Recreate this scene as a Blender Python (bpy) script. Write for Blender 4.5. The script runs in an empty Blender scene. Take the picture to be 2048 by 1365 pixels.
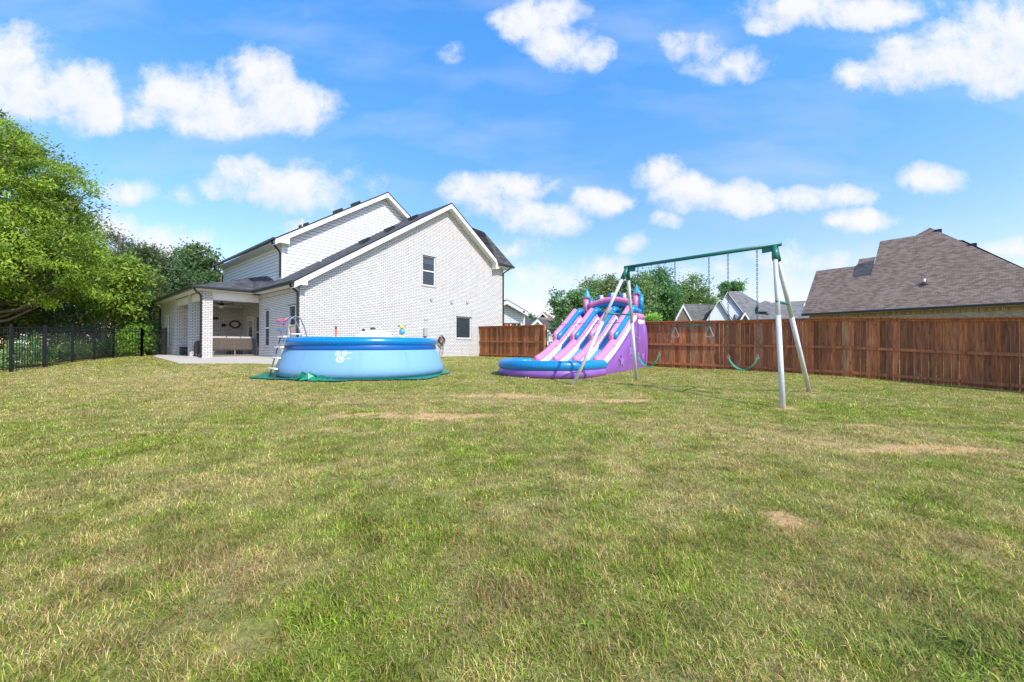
import bpy, bmesh, math, random
import numpy as np
from mathutils import Vector, Matrix
from mathutils.geometry import tessellate_polygon
random.seed(7); rng = np.random.default_rng(11)
S = bpy.context.scene; COL = S.collection
R = math.radians
# ------------------------------------------------------------------ camera
EYE = 1.05; F = 796.0; HZ = 690.0
cd = bpy.data.cameras.new('camera'); cam = bpy.data.objects.new('camera', cd); COL.objects.link(cam)
cam.location = (0, 0, EYE); cam.rotation_euler = (R(90) + math.atan(7.5 / F), 0, 0)
cd.sensor_width = 36; cd.lens = F / 2048 * 36; cd.clip_start = .05; cd.clip_end = 3000
S.camera = cam
S.view_settings.view_transform = 'Standard'; S.view_settings.look = 'None'
S.view_settings.exposure = 0.3; S.view_settings.gamma = 1
def at(u, v, Y):                       # a measured point of the photo at a known distance
    return Vector(((u - 1024) / F * Y, Y, EYE + (HZ - v) / F * Y))
# ------------------------------------------------------------------ sun and sky
SUN_AZ = Vector((.675, -.738, 0)).normalized(); SUN_EL = R(45)
sdir = Vector((SUN_AZ.x * math.cos(SUN_EL), SUN_AZ.y * math.cos(SUN_EL), math.sin(SUN_EL)))
sl = bpy.data.lights.new('sun', 'SUN'); sl.energy = 4.3; sl.angle = R(.5); sl.color = (1, .92, .80)
so = bpy.data.objects.new('sun', sl); COL.objects.link(so)
so.rotation_euler = sdir.to_track_quat('Z', 'Y').to_euler(); so.location = (20, -20, 30)
W = bpy.data.worlds.new('World'); S.world = W; W.use_nodes = True
nt = W.node_tree; nt.nodes.clear(); N = nt.nodes.new; LK = nt.links.new
def mth(op, a, b=None, c=None, clamp=False, T=None):
    t = T or nt; n = t.nodes.new('ShaderNodeMath'); n.operation = op; n.use_clamp = clamp
    for i, x in enumerate((a, b, c)):
        if x is None: continue
        if isinstance(x, (int, float)): n.inputs[i].default_value = x
        else: t.links.new(x, n.inputs[i])
    return n.outputs[0]
def vmt(op, a, b=None, c=None, T=None, out=0):
    t = T or nt; n = t.nodes.new('ShaderNodeVectorMath'); n.operation = op
    for i, x in enumerate((a, b, c)):
        if x is None: continue
        if isinstance(x, (tuple, list)): n.inputs[i].default_value = x
        else: t.links.new(x, n.inputs[i])
    return n.outputs[out]
sky = N('ShaderNodeTexSky'); sky.sky_type = 'NISHITA'; sky.sun_disc = False
sky.sun_elevation = SUN_EL; sky.sun_rotation = math.atan2(SUN_AZ.x, SUN_AZ.y)
sky.air_density = 1.0; sky.dust_density = .6; sky.ozone_density = 1.6
hs = N('ShaderNodeHueSaturation'); hs.inputs['Saturation'].default_value = 1.22; hs.inputs['Value'].default_value = 1.0
LK(sky.outputs[0], hs.inputs['Color'])
tc = N('ShaderNodeTexCoord'); sep = N('ShaderNodeSeparateXYZ'); LK(tc.outputs['Generated'], sep.inputs[0])
ya = mth('MAXIMUM', mth('ABSOLUTE', sep.outputs[1]), .02)
px = mth('DIVIDE', sep.outputs[0], ya); pz = mth('DIVIDE', sep.outputs[2], ya)
cmb = N('ShaderNodeCombineXYZ'); LK(px, cmb.inputs[0]); LK(pz, cmb.inputs[1])
nz = N('ShaderNodeTexNoise'); nz.inputs['Scale'].default_value = 3.4; nz.inputs['Detail'].default_value = 8; nz.inputs['Roughness'].default_value = .58
LK(cmb.outputs[0], nz.inputs['Vector'])
warp = vmt('MULTIPLY_ADD', vmt('SUBTRACT', nz.outputs['Color'], (.5, .5, .5)), (.11, .11, 0), cmb.outputs[0])
nb = N('ShaderNodeTexNoise'); nb.inputs['Scale'].default_value = 9.0; nb.inputs['Detail'].default_value = 9; nb.inputs['Roughness'].default_value = .6
LK(warp, nb.inputs['Vector'])
# cloud bank positions: bearing and height over the horizon, with half widths
CL = [(0,120,85,85,1),(50,185,130,70,1),(130,185,100,60,1),(205,215,60,38,1),(20,70,40,40,.8),
 (330,175,70,55,1),(400,185,90,65,1),(520,165,65,70,1),(565,215,100,55,1),(460,230,120,48,1),(280,215,50,40,.9),
 (1055,35,65,48,1),(1110,70,70,45,1),(1180,98,45,33,1),(1120,20,60,40,.9),
 (1400,85,70,40,.55),(1460,120,60,32,.5),(1360,60,50,25,.4),
 (1700,15,190,38,1),(1540,45,45,24,.8),(1990,90,120,85,1),(1760,155,85,38,.9),(1850,120,90,55,1),(2060,60,80,70,1),(1900,70,60,50,.9),
 (490,355,65,38,.95),(560,385,110,40,.9),(630,400,70,32,.7),(440,375,45,28,.8),(700,370,80,28,.3),
 (255,375,60,28,.75),(370,395,40,18,.4),(960,378,70,34,1),(1040,370,70,30,.95),(1080,440,90,36,.95),(1000,410,70,36,.8),
 (1310,350,58,38,1),(1370,385,90,40,1),(1470,390,90,34,1),(1580,402,110,24,.95),(1210,408,48,28,.9),(1700,392,60,26,.7),
 (1860,366,72,26,.58),(1730,445,80,22,.8),(1330,445,30,16,.7),(1275,490,32,20,.7),(1680,522,70,24,.7),(1040,497,60,20,.6),(1990,440,40,12,.4),(2030,505,50,18,.7),
 (340,490,70,35,.9),(230,450,45,35,.9),(290,480,70,30,.9),(1090,560,110,32,.55),(1480,560,200,36,.4),(1230,530,60,20,.5),(640,330,60,12,.2),(905,105,26,20,.38),(600,455,50,16,.6),
 (1000,610,500,40,.35),(1205,405,55,30,1.),(1560,520,90,28,.5),(1120,555,110,34,.7),(1520,560,150,30,.6),(180,440,70,30,.7),(-250,250,220,90,.9),(2400,330,260,80,.9),(-500,480,300,60,.8),(-300,-100,200,100,.8),(900,-260,220,80,.8),(2500,-100,200,100,.8)]
def bank(P):
    acc = None
    for (u, v, ru, rv, a) in CL:
        cx, cz, sx, sz = (u - 1024) / F, (HZ - v) / F, 1.38 * ru / F, 1.38 * rv / F
        d = vmt('MULTIPLY_ADD', P, (1 / sx, 1 / sz, 0), (-cx / sx, -cz / sz, 0))
        l = vmt('DOT_PRODUCT', d, d, out=1); g = mth('MULTIPLY_ADD', l, -a, a)
        acc = g if acc is None else mth('SMOOTH_MAX', acc, g, .22)
    nb = N('ShaderNodeTexNoise'); nb.inputs['Scale'].default_value = 8.0; nb.inputs['Detail'].default_value = 11; nb.inputs['Roughness'].default_value = .66
    LK(P, nb.inputs['Vector'])
    return mth('MULTIPLY_ADD', mth('SUBTRACT', nb.outputs['Fac'], .51), 2.5, acc)
dens = bank(warp); dens2 = bank(vmt('ADD', warp, (.018, .035, 0)))
mr = N('ShaderNodeMapRange'); mr.interpolation_type = 'SMOOTHSTEP'; mr.inputs['From Min'].default_value = .0; mr.inputs['From Max'].default_value = .98
LK(dens, mr.inputs['Value'])
n3 = N('ShaderNodeTexNoise'); n3.inputs['Scale'].default_value = 2.2; n3.inputs['Detail'].default_value = 5
LK(vmt('MULTIPLY', warp, (1, 3.2, 1)), n3.inputs['Vector'])
wisp = mth('MULTIPLY', mth('SUBTRACT', n3.outputs['Fac'], .46, clamp=True), .9, clamp=True)
alpha = mth('MAXIMUM', mth('MULTIPLY', mr.outputs[0], .97), wisp)
ccol = N('ShaderNodeMix'); ccol.data_type = 'RGBA'
ccol.inputs[6].default_value = (5.1, 5.5, 6.2, 1); ccol.inputs[7].default_value = (6.1, 6.15, 6.3, 1)
LK(mth('MULTIPLY_ADD', mth('SUBTRACT', dens, dens2), 1.1, .62, clamp=True), ccol.inputs[0])
mixc = N('ShaderNodeMix'); mixc.data_type = 'RGBA'
SK = N('ShaderNodeMix'); SK.data_type = 'RGBA'; SK.blend_type = 'MULTIPLY'; SK.inputs[0].default_value = 1
tg = N('ShaderNodeMix'); tg.data_type = 'RGBA'; tg.inputs[6].default_value = (1.9, 1.25, 1.15, 1); tg.inputs[7].default_value = (1.35, 2.08, 2.4, 1)
tgr = N('ShaderNodeMapRange'); tgr.inputs['From Min'].default_value = .0; tgr.inputs['From Max'].default_value = .62; LK(sep.outputs[2], tgr.inputs['Value']); LK(tgr.outputs[0], tg.inputs[0])
LK(hs.outputs[0], SK.inputs[6]); LK(tg.outputs[2], SK.inputs[7])
LK(alpha, mixc.inputs[0]); LK(SK.outputs[2], mixc.inputs[6]); LK(ccol.outputs[2], mixc.inputs[7])
bg = N('ShaderNodeBackground'); bg.inputs['Strength'].default_value = .13; LK(mixc.outputs[2], bg.inputs['Color'])
wo = N('ShaderNodeOutputWorld'); LK(bg.outputs[0], wo.inputs['Surface'])

# ------------------------------------------------------------------ helpers
class MB:
    def __init__(s): s.v = []; s.f = []
    def add(s, vs, fs):
        o = len(s.v); s.v += [tuple(p) for p in vs]; s.f += [tuple(i + o for i in q) for q in fs]; return s
    def box(s, x0, x1, y0, y1, z0, z1):
        return s.add([(x0,y0,z0),(x1,y0,z0),(x1,y1,z0),(x0,y1,z0),(x0,y0,z1),(x1,y0,z1),(x1,y1,z1),(x0,y1,z1)],
                     [(0,3,2,1),(4,5,6,7),(0,1,5,4),(1,2,6,5),(2,3,7,6),(3,0,4,7)])
    def bar(s, a, b, w, h, up=(0,0,1)):
        a, b = Vector(a), Vector(b); d = (b - a).normalized(); u = Vector(up)
        x = d.cross(u).normalized() * w / 2; z = x.cross(d).normalized() * h / 2
        P = [p + i * x + j * z for p in (a, b) for i, j in ((-1,-1),(1,-1),(1,1),(-1,1))]
        return s.add(P, [(0,1,2,3),(7,6,5,4),(0,4,5,1),(1,5,6,2),(2,6,7,3),(3,7,4,0)])
    def tube(s, pts, r, n=10, caps=True, closed=False):
        pts = [Vector(p) for p in pts]; m = len(pts); rr = r if isinstance(r, (list, tuple)) else [r] * m
        V = []; up = None
        for i, p in enumerate(pts):
            if closed: d = (pts[(i + 1) % m] - pts[i - 1])
            else: d = (pts[min(i + 1, m - 1)] - pts[max(i - 1, 0)])
            d.normalize()
            if up is None: up = Vector((0,0,1)) if abs(d.z) < .9 else Vector((1,0,0))
            x = d.cross(up)
            if x.length < 1e-4: x = d.cross(Vector((0,1,.1)))
            x.normalize(); y = x.cross(d).normalized(); up = y
            for k in range(n):
                a = 2 * math.pi * k / n; V.append(p + rr[i] * (math.cos(a) * x + math.sin(a) * y))
        Fc = []
        for i in range(m if closed else m - 1):
            j = (i + 1) % m
            for k in range(n): Fc.append((i*n+k, i*n+(k+1)%n, j*n+(k+1)%n, j*n+k))
        if caps and not closed:
            Fc.append(tuple(range(n))[::-1]); Fc.append(tuple(range((m-1)*n, m*n)))
        return s.add(V, Fc)
    def lathe(s, prof, n=32, c=(0,0,0)):
        V = []; Fc = []; m = len(prof)
        for r, z in prof:
            for k in range(n):
                a = 2*math.pi*k/n; V.append((c[0]+r*math.cos(a), c[1]+r*math.sin(a), c[2]+z))
        for i in range(m-1):
            for k in range(n): Fc.append((i*n+k, i*n+(k+1)%n, (i+1)*n+(k+1)%n, (i+1)*n+k))
        return s.add(V, Fc)
    def prism(s, poly, vec):            # planar polygon extruded along vec
        P = [Vector(p) for p in poly]; n = len(P); vec = Vector(vec)
        t = tessellate_polygon([P])
        s.add(P + [p + vec for p in P], [tuple(q) for q in t] + [tuple(i + n for i in q[::-1]) for q in t] +
              [(i, (i+1)%n, (i+1)%n+n, i+n) for i in range(n)])
        return s
    def build(s, name, mat, parent=None, smooth=False, bevel=0, autos=False):
        me = bpy.data.meshes.new(name); me.from_pydata(s.v, [], s.f)
        bm = bmesh.new(); bm.from_mesh(me)
        bmesh.ops.recalc_face_normals(bm, faces=bm.faces)
        bm.to_mesh(me); bm.free()
        if smooth: me.polygons.foreach_set('use_smooth', [True]*len(me.polygons))
        me.materials.append(mat); o = bpy.data.objects.new(name, me); COL.objects.link(o)
        if parent: o.parent = parent
        if bevel:
            b = o.modifiers.new('b', 'BEVEL'); b.width = bevel; b.segments = 2; b.limit_method = 'ANGLE'
        return o
def tag(o, label=None, cat=None, group=None, kind=None):
    if label: o['label'] = label
    if cat: o['category'] = cat
    if group: o['group'] = group
    if kind: o['kind'] = kind
    return o
def empty(name, loc, rz=0, label=None, cat=None, group=None):
    o = bpy.data.objects.new(name, None); COL.objects.link(o); o.location = loc; o.rotation_euler = (0,0,rz)
    o.empty_display_size = .2
    return tag(o, label, cat, group)
def dup(o, parent=None):
    c = o.copy(); COL.objects.link(c); c.parent = parent
    for ch in [x for x in bpy.data.objects if x.parent == o]: dup(ch, c)
    return c
# materials ---------------------------------------------------------
def mat(name, col, rough=.6, var=.12, nscale=6., bump=0., metal=0., spec=.5, coat=0., dirt=None, bscale=40., stretch=(1,1,1)):
    m = bpy.data.materials.new(name); m.use_nodes = True; t = m.node_tree; p = t.nodes['Principled BSDF']
    p.inputs['Roughness'].default_value = rough; p.inputs['Metallic'].default_value = metal
    p.inputs['Specular IOR Level'].default_value = spec; p.inputs['Coat Weight'].default_value = coat
    c = t.nodes.new('ShaderNodeTexCoord'); v = vmt('MULTIPLY', c.outputs['Object'], stretch, T=t)
    n = t.nodes.new('ShaderNodeTexNoise'); n.inputs['Scale'].default_value = nscale; n.inputs['Detail'].default_value = 6; n.inputs['Roughness'].default_value=.65
    t.links.new(v, n.inputs['Vector'])
    mx = t.nodes.new('ShaderNodeMix'); mx.data_type = 'RGBA'
    mx.inputs[6].default_value = tuple(x * (1 - var) for x in col) + (1,)
    mx.inputs[7].default_value = tuple(min(1, x * (1 + var)) for x in col) + (1,)
    k = t.nodes.new('ShaderNodeMapRange'); k.inputs['From Min'].default_value=.3; k.inputs['From Max'].default_value=.7
    t.links.new(n.outputs['Fac'], k.inputs['Value']); t.links.new(k.outputs[0], mx.inputs[0])
    out = mx.outputs[2]
    if dirt:
        n2 = t.nodes.new('ShaderNodeTexNoise'); n2.inputs['Scale'].default_value = nscale * .37; n2.inputs['Detail'].default_value = 8
        t.links.new(v, n2.inputs['Vector'])
        k2 = t.nodes.new('ShaderNodeMapRange'); k2.inputs['From Min'].default_value=.52; k2.inputs['From Max'].default_value=.75; k2.inputs['To Max'].default_value=dirt[1]
        t.links.new(n2.outputs['Fac'], k2.inputs['Value'])
        m2 = t.nodes.new('ShaderNodeMix'); m2.data_type='RGBA'; m2.inputs[7].default_value = tuple(dirt[0])+(1,)
        t.links.new(k2.outputs[0], m2.inputs[0]); t.links.new(out, m2.inputs[6]); out = m2.outputs[2]
    t.links.new(out, p.inputs['Base Color'])
    if bump:
        b = t.nodes.new('ShaderNodeBump'); b.inputs['Strength'].default_value = bump; b.inputs['Distance'].default_value=.02
        n4 = t.nodes.new('ShaderNodeTexNoise'); n4.inputs['Scale'].default_value = bscale; n4.inputs['Detail'].default_value = 4
        t.links.new(v, n4.inputs['Vector']); t.links.new(n4.outputs['Fac'], b.inputs['Height']); t.links.new(b.outputs[0], p.inputs['Normal'])
    return m
def wallvec(t):         # object coordinates laid along the face: (along, up)
    c = t.nodes.new('ShaderNodeTexCoord'); g = t.nodes.new('ShaderNodeNewGeometry')
    vt = t.nodes.new('ShaderNodeVectorTransform'); vt.vector_type='NORMAL'; vt.convert_from='WORLD'; vt.convert_to='OBJECT'
    t.links.new(g.outputs['True Normal'], vt.inputs[0])
    sn = t.nodes.new('ShaderNodeSeparateXYZ'); t.links.new(vt.outputs[0], sn.inputs[0])
    sp = t.nodes.new('ShaderNodeSeparateXYZ'); t.links.new(c.outputs['Object'], sp.inputs[0])
    fx = mth('GREATER_THAN', mth('ABSOLUTE', sn.outputs[0], T=t), mth('ABSOLUTE', sn.outputs[1], T=t), T=t)
    m = t.nodes.new('ShaderNodeMix'); m.data_type='FLOAT'; t.links.new(fx, m.inputs[0]); t.links.new(sp.outputs[0], m.inputs[2]); t.links.new(sp.outputs[1], m.inputs[3])
    fz = mth('GREATER_THAN', mth('ABSOLUTE', sn.outputs[2], T=t), .95, T=t)
    m2 = t.nodes.new('ShaderNodeMix'); m2.data_type='FLOAT'; t.links.new(fz, m2.inputs[0]); t.links.new(sp.outputs[2], m2.inputs[2]); t.links.new(sp.outputs[1], m2.inputs[3])
    cb = t.nodes.new('ShaderNodeCombineXYZ'); t.links.new(m.outputs[0], cb.inputs[0]); t.links.new(m2.outputs[0], cb.inputs[1])
    return cb.outputs[0], c.outputs['Object']
def brick(name, c1, c2, mort, w, h, ms, rough=.85, off=.5, blotch=None, bumpd=.01, c3=None):
    m = bpy.data.materials.new(name); m.use_nodes = True; t = m.node_tree; p = t.nodes['Principled BSDF']
    p.inputs['Roughness'].default_value = rough; p.inputs['Specular IOR Level'].default_value = .3
    v, oc = wallvec(t)
    b = t.nodes.new('ShaderNodeTexBrick'); t.links.new(v, b.inputs['Vector']); b.offset = off
    b.inputs['Scale'].default_value = 1; b.inputs['Brick Width'].default_value = w; b.inputs['Row Height'].default_value = h
    b.inputs['Mortar Size'].default_value = ms; b.inputs['Mortar Smooth'].default_value = .25; b.inputs['Bias'].default_value=-.1
    b.inputs['Color1'].default_value = (*c1,1); b.inputs['Color2'].default_value = (*c2,1); b.inputs['Mortar'].default_value = (*mort,1)
    out = b.outputs['Color']
    if blotch:
        n = t.nodes.new('ShaderNodeTexNoise'); n.inputs['Scale'].default_value = blotch[1]; n.inputs['Detail'].default_value = 7
        t.links.new(oc, n.inputs['Vector'])
        k = t.nodes.new('ShaderNodeMapRange'); k.inputs['From Min'].default_value=.45; k.inputs['From Max'].default_value=.75; k.inputs['To Max'].default_value=blotch[2]
        t.links.new(n.outputs['Fac'], k.inputs['Value'])
        m2 = t.nodes.new('ShaderNodeMix'); m2.data_type='RGBA'; m2.blend_type='MULTIPLY'; m2.inputs[7].default_value=(*blotch[0],1)
        t.links.new(k.outputs[0], m2.inputs[0]); t.links.new(out, m2.inputs[6]); out = m2.outputs[2]
    t.links.new(out, p.inputs['Base Color'])
    bp = t.nodes.new('ShaderNodeBump'); bp.invert = True; bp.inputs['Strength'].default_value=.5; bp.inputs['Distance'].default_value=bumpd
    t.links.new(b.outputs['Fac'], bp.inputs['Height']); t.links.new(bp.outputs[0], p.inputs['Normal'])
    return m
def attr_mat(name, rough=.6, trans=0., spec=.3, bumpn=None):
    m = bpy.data.materials.new(name); m.use_nodes = True; t = m.node_tree; p = t.nodes['Principled BSDF']
    a = t.nodes.new('ShaderNodeAttribute'); a.attribute_name = 'col'
    p.inputs['Roughness'].default_value = rough; p.inputs['Specular IOR Level'].default_value = spec
    t.links.new(a.outputs['Color'], p.inputs['Base Color'])
    if trans:
        tr = t.nodes.new('ShaderNodeBsdfTranslucent'); t.links.new(a.outputs['Color'], tr.inputs['Color'])
        mx = t.nodes.new('ShaderNodeMixShader'); mx.inputs[0].default_value = trans
        o = t.nodes['Material Output']; t.links.new(p.outputs[0], mx.inputs[1]); t.links.new(tr.outputs[0], mx.inputs[2]); t.links.new(mx.outputs[0], o.inputs[0])
    return m
M = dict(
 brick=brick('white_brick', (.68,.67,.672), (.60,.58,.58), (.085,.08,.08), .2032, .0775, .0095, blotch=((.95,.86,.80),1.3,.45)),
 soldier=brick('soldier_brick', (.64,.60,.58), (.50,.46,.43), (.07,.065,.065), .0775, .2032, .010, off=0.),
 siding=brick('white_siding', (.70,.72,.74), (.68,.70,.72), (.13,.15,.18), 60., .165, .012, rough=.55, bumpd=.03),
 shingle=brick('charcoal_shingle', (.105,.105,.115), (.045,.045,.052), (.025,.025,.03), .28, .10, .006, rough=.95, bumpd=.004),
 bshingle=brick('brown_shingle', (.30,.22,.18), (.145,.10,.08), (.10,.07,.055), .27, .085, .006, rough=.95, bumpd=.008),
 gshingle=brick('grey_shingle', (.19,.19,.20), (.12,.12,.125), (.08,.08,.085), .5, .2, .012, rough=.95, bumpd=.008),
 tanbrick=brick('tan_brick', (.42,.34,.26), (.24,.17,.12), (.34,.30,.25), .2032, .0775, .01),
 redbrick=brick('brown_brick', (.22,.15,.12), (.14,.09,.07), (.2,.17,.15), .2032, .0775, .01),
 white=mat('white_trim', (.72,.72,.72), .45, .03), black=mat('black_gutter', (.015,.015,.017), .35, .1),
 ceil=mat('porch_ceiling', (.60,.60,.60), .6, .03), concrete=mat('patio_concrete', (.50,.45,.38), .85, .10, 3, .2, dirt=((.36,.31,.26),.5)),
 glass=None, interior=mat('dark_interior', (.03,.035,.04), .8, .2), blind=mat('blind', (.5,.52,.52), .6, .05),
 iron=mat('black_iron', (.006,.007,.01), .6, .15), steel=mat('grey_steel', (.20,.22,.26), .35, .1, metal=.3),
 galv=mat('galvanised_leg', (.62,.63,.65), .45, .08, 9, .1, metal=.1, dirt=((.3,.27,.25),.55), stretch=(1,1,.5)),
 green=mat('green_paint', (.01,.155,.12), .4, .15, 12, dirt=((.05,.12,.09),.5)),
 seat=mat('green_seat', (.02,.30,.20), .5, .15), chain=mat('chain', (.035,.07,.06), .6, .35, 30),
 ring=mat('metal_ring', (.38,.40,.38), .4, .15, metal=.4),
 rimblue=mat('rim_vinyl', (.0,.20,.58), .22, .05, 2, .12, coat=.3, bscale=5), collar=mat('collar_vinyl', (.0,.10,.40), .3, .05),
 poolblue=mat('pool_vinyl', (.185,.37,.58), .62, .05, 1.2, .3, spec=.25, bscale=3, stretch=(1,1,.25)),
 water=mat('pool_water', (.10,.45,.60), .05, .1), tarp=mat('green_tarp', (.01,.20,.12), .45, .3, 3, .5, bscale=7),
 print=mat('white_print', (.75,.85,.92), .5, .02), pvc=mat('white_plastic', (.85,.85,.87), .4, .03),
 pink=mat('pink_vinyl', (.76,.23,.42), .36, .07, 3, .15, bscale=6), sblue=mat('slide_blue', (.005,.22,.52), .32, .08, 3, .15, bscale=6),
lilac=mat('lilac_print', (.33,.17,.48), .45, .1, 2, .4, bscale=4), cyan=mat('cyan_vinyl', (.03,.33,.58), .35, .08, 3),
 skyb=mat('slide_light_blue', (.07,.33,.62), .35, .08, 3), purple=mat('purple_vinyl', (.25,.10,.40), .45, .14, 2, .5, bscale=4),
 swhite=mat('slide_white', (.82,.82,.84), .38, .04, 3, .15, bscale=6), strap=mat('dark_strap', (.03,.03,.12), .6, .1),
 wicker=brick('wicker', (.21,.175,.155), (.13,.105,.09), (.04,.033,.03), .05, .03, .004, rough=.7),
 cushion=mat('cushion', (.47,.43,.41), .9, .06, 8, .2), darkbox=mat('dark_box', (.04,.04,.04), .6, .2), frame=mat('sofa_frame', (.22,.19,.17), .6, .1),
 red=mat('orange_red_plastic', (.75,.10,.04), .5, .05), magenta=mat('magenta_net', (.65,.06,.16), .6, .1), teal=mat('blue_net', (.03,.22,.36), .5, .1),
 yellow=mat('yellow_toy', (.75,.65,.10), .5, .1), hose=mat('brown_hose', (.12,.06,.04), .6, .3), greybox=mat('grey_box', (.38,.37,.38), .5, .06),
 bark=mat('bark', (.10,.075,.055), .95, .35, 8, .6, stretch=(1,1,.25)), palebark=mat('pale_bark', (.30,.26,.22), .95, .25, 8, .5, stretch=(1,1,.25)),
 leaf=attr_mat('leaf', .5, .42, .4), grass=attr_mat('grass_blade', .7, .35, .06),
 mirror=mat('mirror_glass', (.45,.46,.46), .15, .02, metal=.6), paleplaster=mat('pale_wall', (.60,.66,.74), .8, .04),
 decor=mat('black_decor', (.02,.02,.02), .5, .1), plant=mat('plant_leaf', (.05,.12,.03), .6, .3), wood_table=mat('table_top', (.32,.28,.24), .6, .2),
)
def glassmat():
    m = bpy.data.materials.new('window_glass'); m.use_nodes = True; t = m.node_tree; p = t.nodes['Principled BSDF']
    p.inputs['Base Color'].default_value = (.05,.065,.08,1); p.inputs['Roughness'].default_value=.04; p.inputs['Specular IOR Level'].default_value=.9
    p.inputs['Alpha'].default_value=.5
    return m
M['glass'] = glassmat()
def woodmat():
    m = bpy.data.materials.new('stained_cedar'); m.use_nodes = True; t = m.node_tree; p = t.nodes['Principled BSDF']
    p.inputs['Roughness'].default_value=.7; p.inputs['Specular IOR Level'].default_value=.25
    a = t.nodes.new('ShaderNodeAttribute'); a.attribute_name='col'
    c = t.nodes.new('ShaderNodeTexCoord'); v = vmt('MULTIPLY', c.outputs['Object'], (14,14,1.2), T=t)
    n = t.nodes.new('ShaderNodeTexNoise'); n.inputs['Scale'].default_value=1.6; n.inputs['Detail'].default_value=8; n.inputs['Distortion'].default_value=.8
    t.links.new(v, n.inputs['Vector'])
    k = t.nodes.new('ShaderNodeMapRange'); k.inputs['From Min'].default_value=.3; k.inputs['From Max'].default_value=.72; k.inputs['To Min'].default_value=.45; k.inputs['To Max'].default_value=1.35
    t.links.new(n.outputs['Fac'], k.inputs['Value'])
    vo = t.nodes.new('ShaderNodeTexVoronoi'); vo.inputs['Scale'].default_value=1.; t.links.new(vmt('MULTIPLY', c.outputs['Object'], (6,6,2.4), T=t), vo.inputs['Vector'])
    kn = t.nodes.new('ShaderNodeMapRange'); kn.inputs['From Min'].default_value=.04; kn.inputs['From Max'].default_value=.13; kn.inputs['To Min'].default_value=.25
    t.links.new(vo.outputs['Distance'], kn.inputs['Value'])
    sc = t.nodes.new('ShaderNodeVectorMath'); sc.operation='SCALE'; t.links.new(a.outputs['Color'], sc.inputs[0]); t.links.new(mth('MULTIPLY', k.outputs[0], kn.outputs[0], T=t), sc.inputs['Scale'])
    t.links.new(sc.outputs[0], p.inputs['Base Color'])
    return m
M['wood'] = woodmat()
def set_col(o, cols, per='POINT'):
    a = o.data.color_attributes.new('col', 'FLOAT_COLOR', 'POINT'); a.data.foreach_set('color', np.asarray(cols, dtype=np.float32).ravel())
# ------------------------------------------------------------------ terrain
CP = np.array([(0,0,0),(0,3,0),(-4,3,0),(5,3,-.05),(4.8,7.0,-.08),(6.6,8.8,0),(3,10.7,.02),(1.5,10,.02),
 (-5,11,.04),(-2.4,13.6,.04),(-7.7,13.6,.06),(-5,16.3,.08),(-6.9,11.4,.04),(12.3,9.6,-.10),(11.8,10.8,-.05),(10.2,12.3,.08),(8,14.8,.12),(5.5,16.4,.18),
 (2.2,12,.05),(5,15.6,.12),(-.5,13.5,.06),(-2.2,24.3,.35),(1.7,21.4,.30),(-3.9,21.6,.38),(-8.2,15.8,.33),(-9.6,14.6,.33),(-12.4,14.4,.33),(-15,16,.4),
 (-17.2,13.4,.12),(-19.6,21.6,.43),(-14.5,10,.05),(-10,11,.05),(-20,5,0),(12,2,-.15),(-10,2,0),(9,5,-.1),(-30,20,.2),(-25,35,.5),(0,40,.3),(20,30,.1),(40,40,.1),(25,10,-.2),(0,-8,0),(-12,25,.45),(60,60,.2),(-60,60,.4),(60,-10,-.2),(-60,-10,0)], float)
def _k(d): return np.where(d > 1e-9, d, 0.)
_n = len(CP); _A = np.zeros((_n+3, _n+3)); _D = np.hypot(CP[:,None,0]-CP[None,:,0], CP[:,None,1]-CP[None,:,1])
_A[:_n,:_n] = _D + np.eye(_n)*(-.05); _A[:_n,_n] = 1; _A[:_n,_n+1:] = CP[:,:2]; _A[_n,:_n] = 1; _A[_n+1:,:_n] = CP[:,:2].T
_w = np.linalg.solve(_A, np.r_[CP[:,2], 0,0,0])
def vnoise(x, y, s, seed):
    x = np.asarray(x, float)*s; y = np.asarray(y, float)*s; xi = np.floor(x).astype(int); yi = np.floor(y).astype(int)
    fx = x-xi; fy = y-yi; fx = fx*fx*(3-2*fx); fy = fy*fy*(3-2*fy)
    def h(a, b):
        n = (a*374761393 + b*668265263 + seed*1442695041) & 0x7fffffff; n = ((n ^ (n>>13))*1274126177) & 0x7fffffff
        return ((n ^ (n>>16)) & 0xffff)/65535.
    return (h(xi,yi)*(1-fx)+h(xi+1,yi)*fx)*(1-fy)+(h(xi,yi+1)*(1-fx)+h(xi+1,yi+1)*fx)*fy
def fbm(x, y, s, seed, o=4):
    r = 0; a = .5; t = 0
    for i in range(o): r = r + a*vnoise(x, y, s*2**i, seed+i*17); t += a; a *= .55
    return r/t
def gz(x, y):
    x = np.clip(np.asarray(x, float), -60, 60); y = np.clip(np.asarray(y, float), -10, 60)
    d = np.hypot(x[...,None]-CP[:,0], y[...,None]-CP[:,1])
    z = d @ _w[:_n] + _w[_n] + x*_w[_n+1] + y*_w[_n+2]
    return z + (fbm(x, y, .9, 3, 2)-.5)*.035
def g1(x, y): return float(gz(np.array([x]), np.array([y]))[0])
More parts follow.
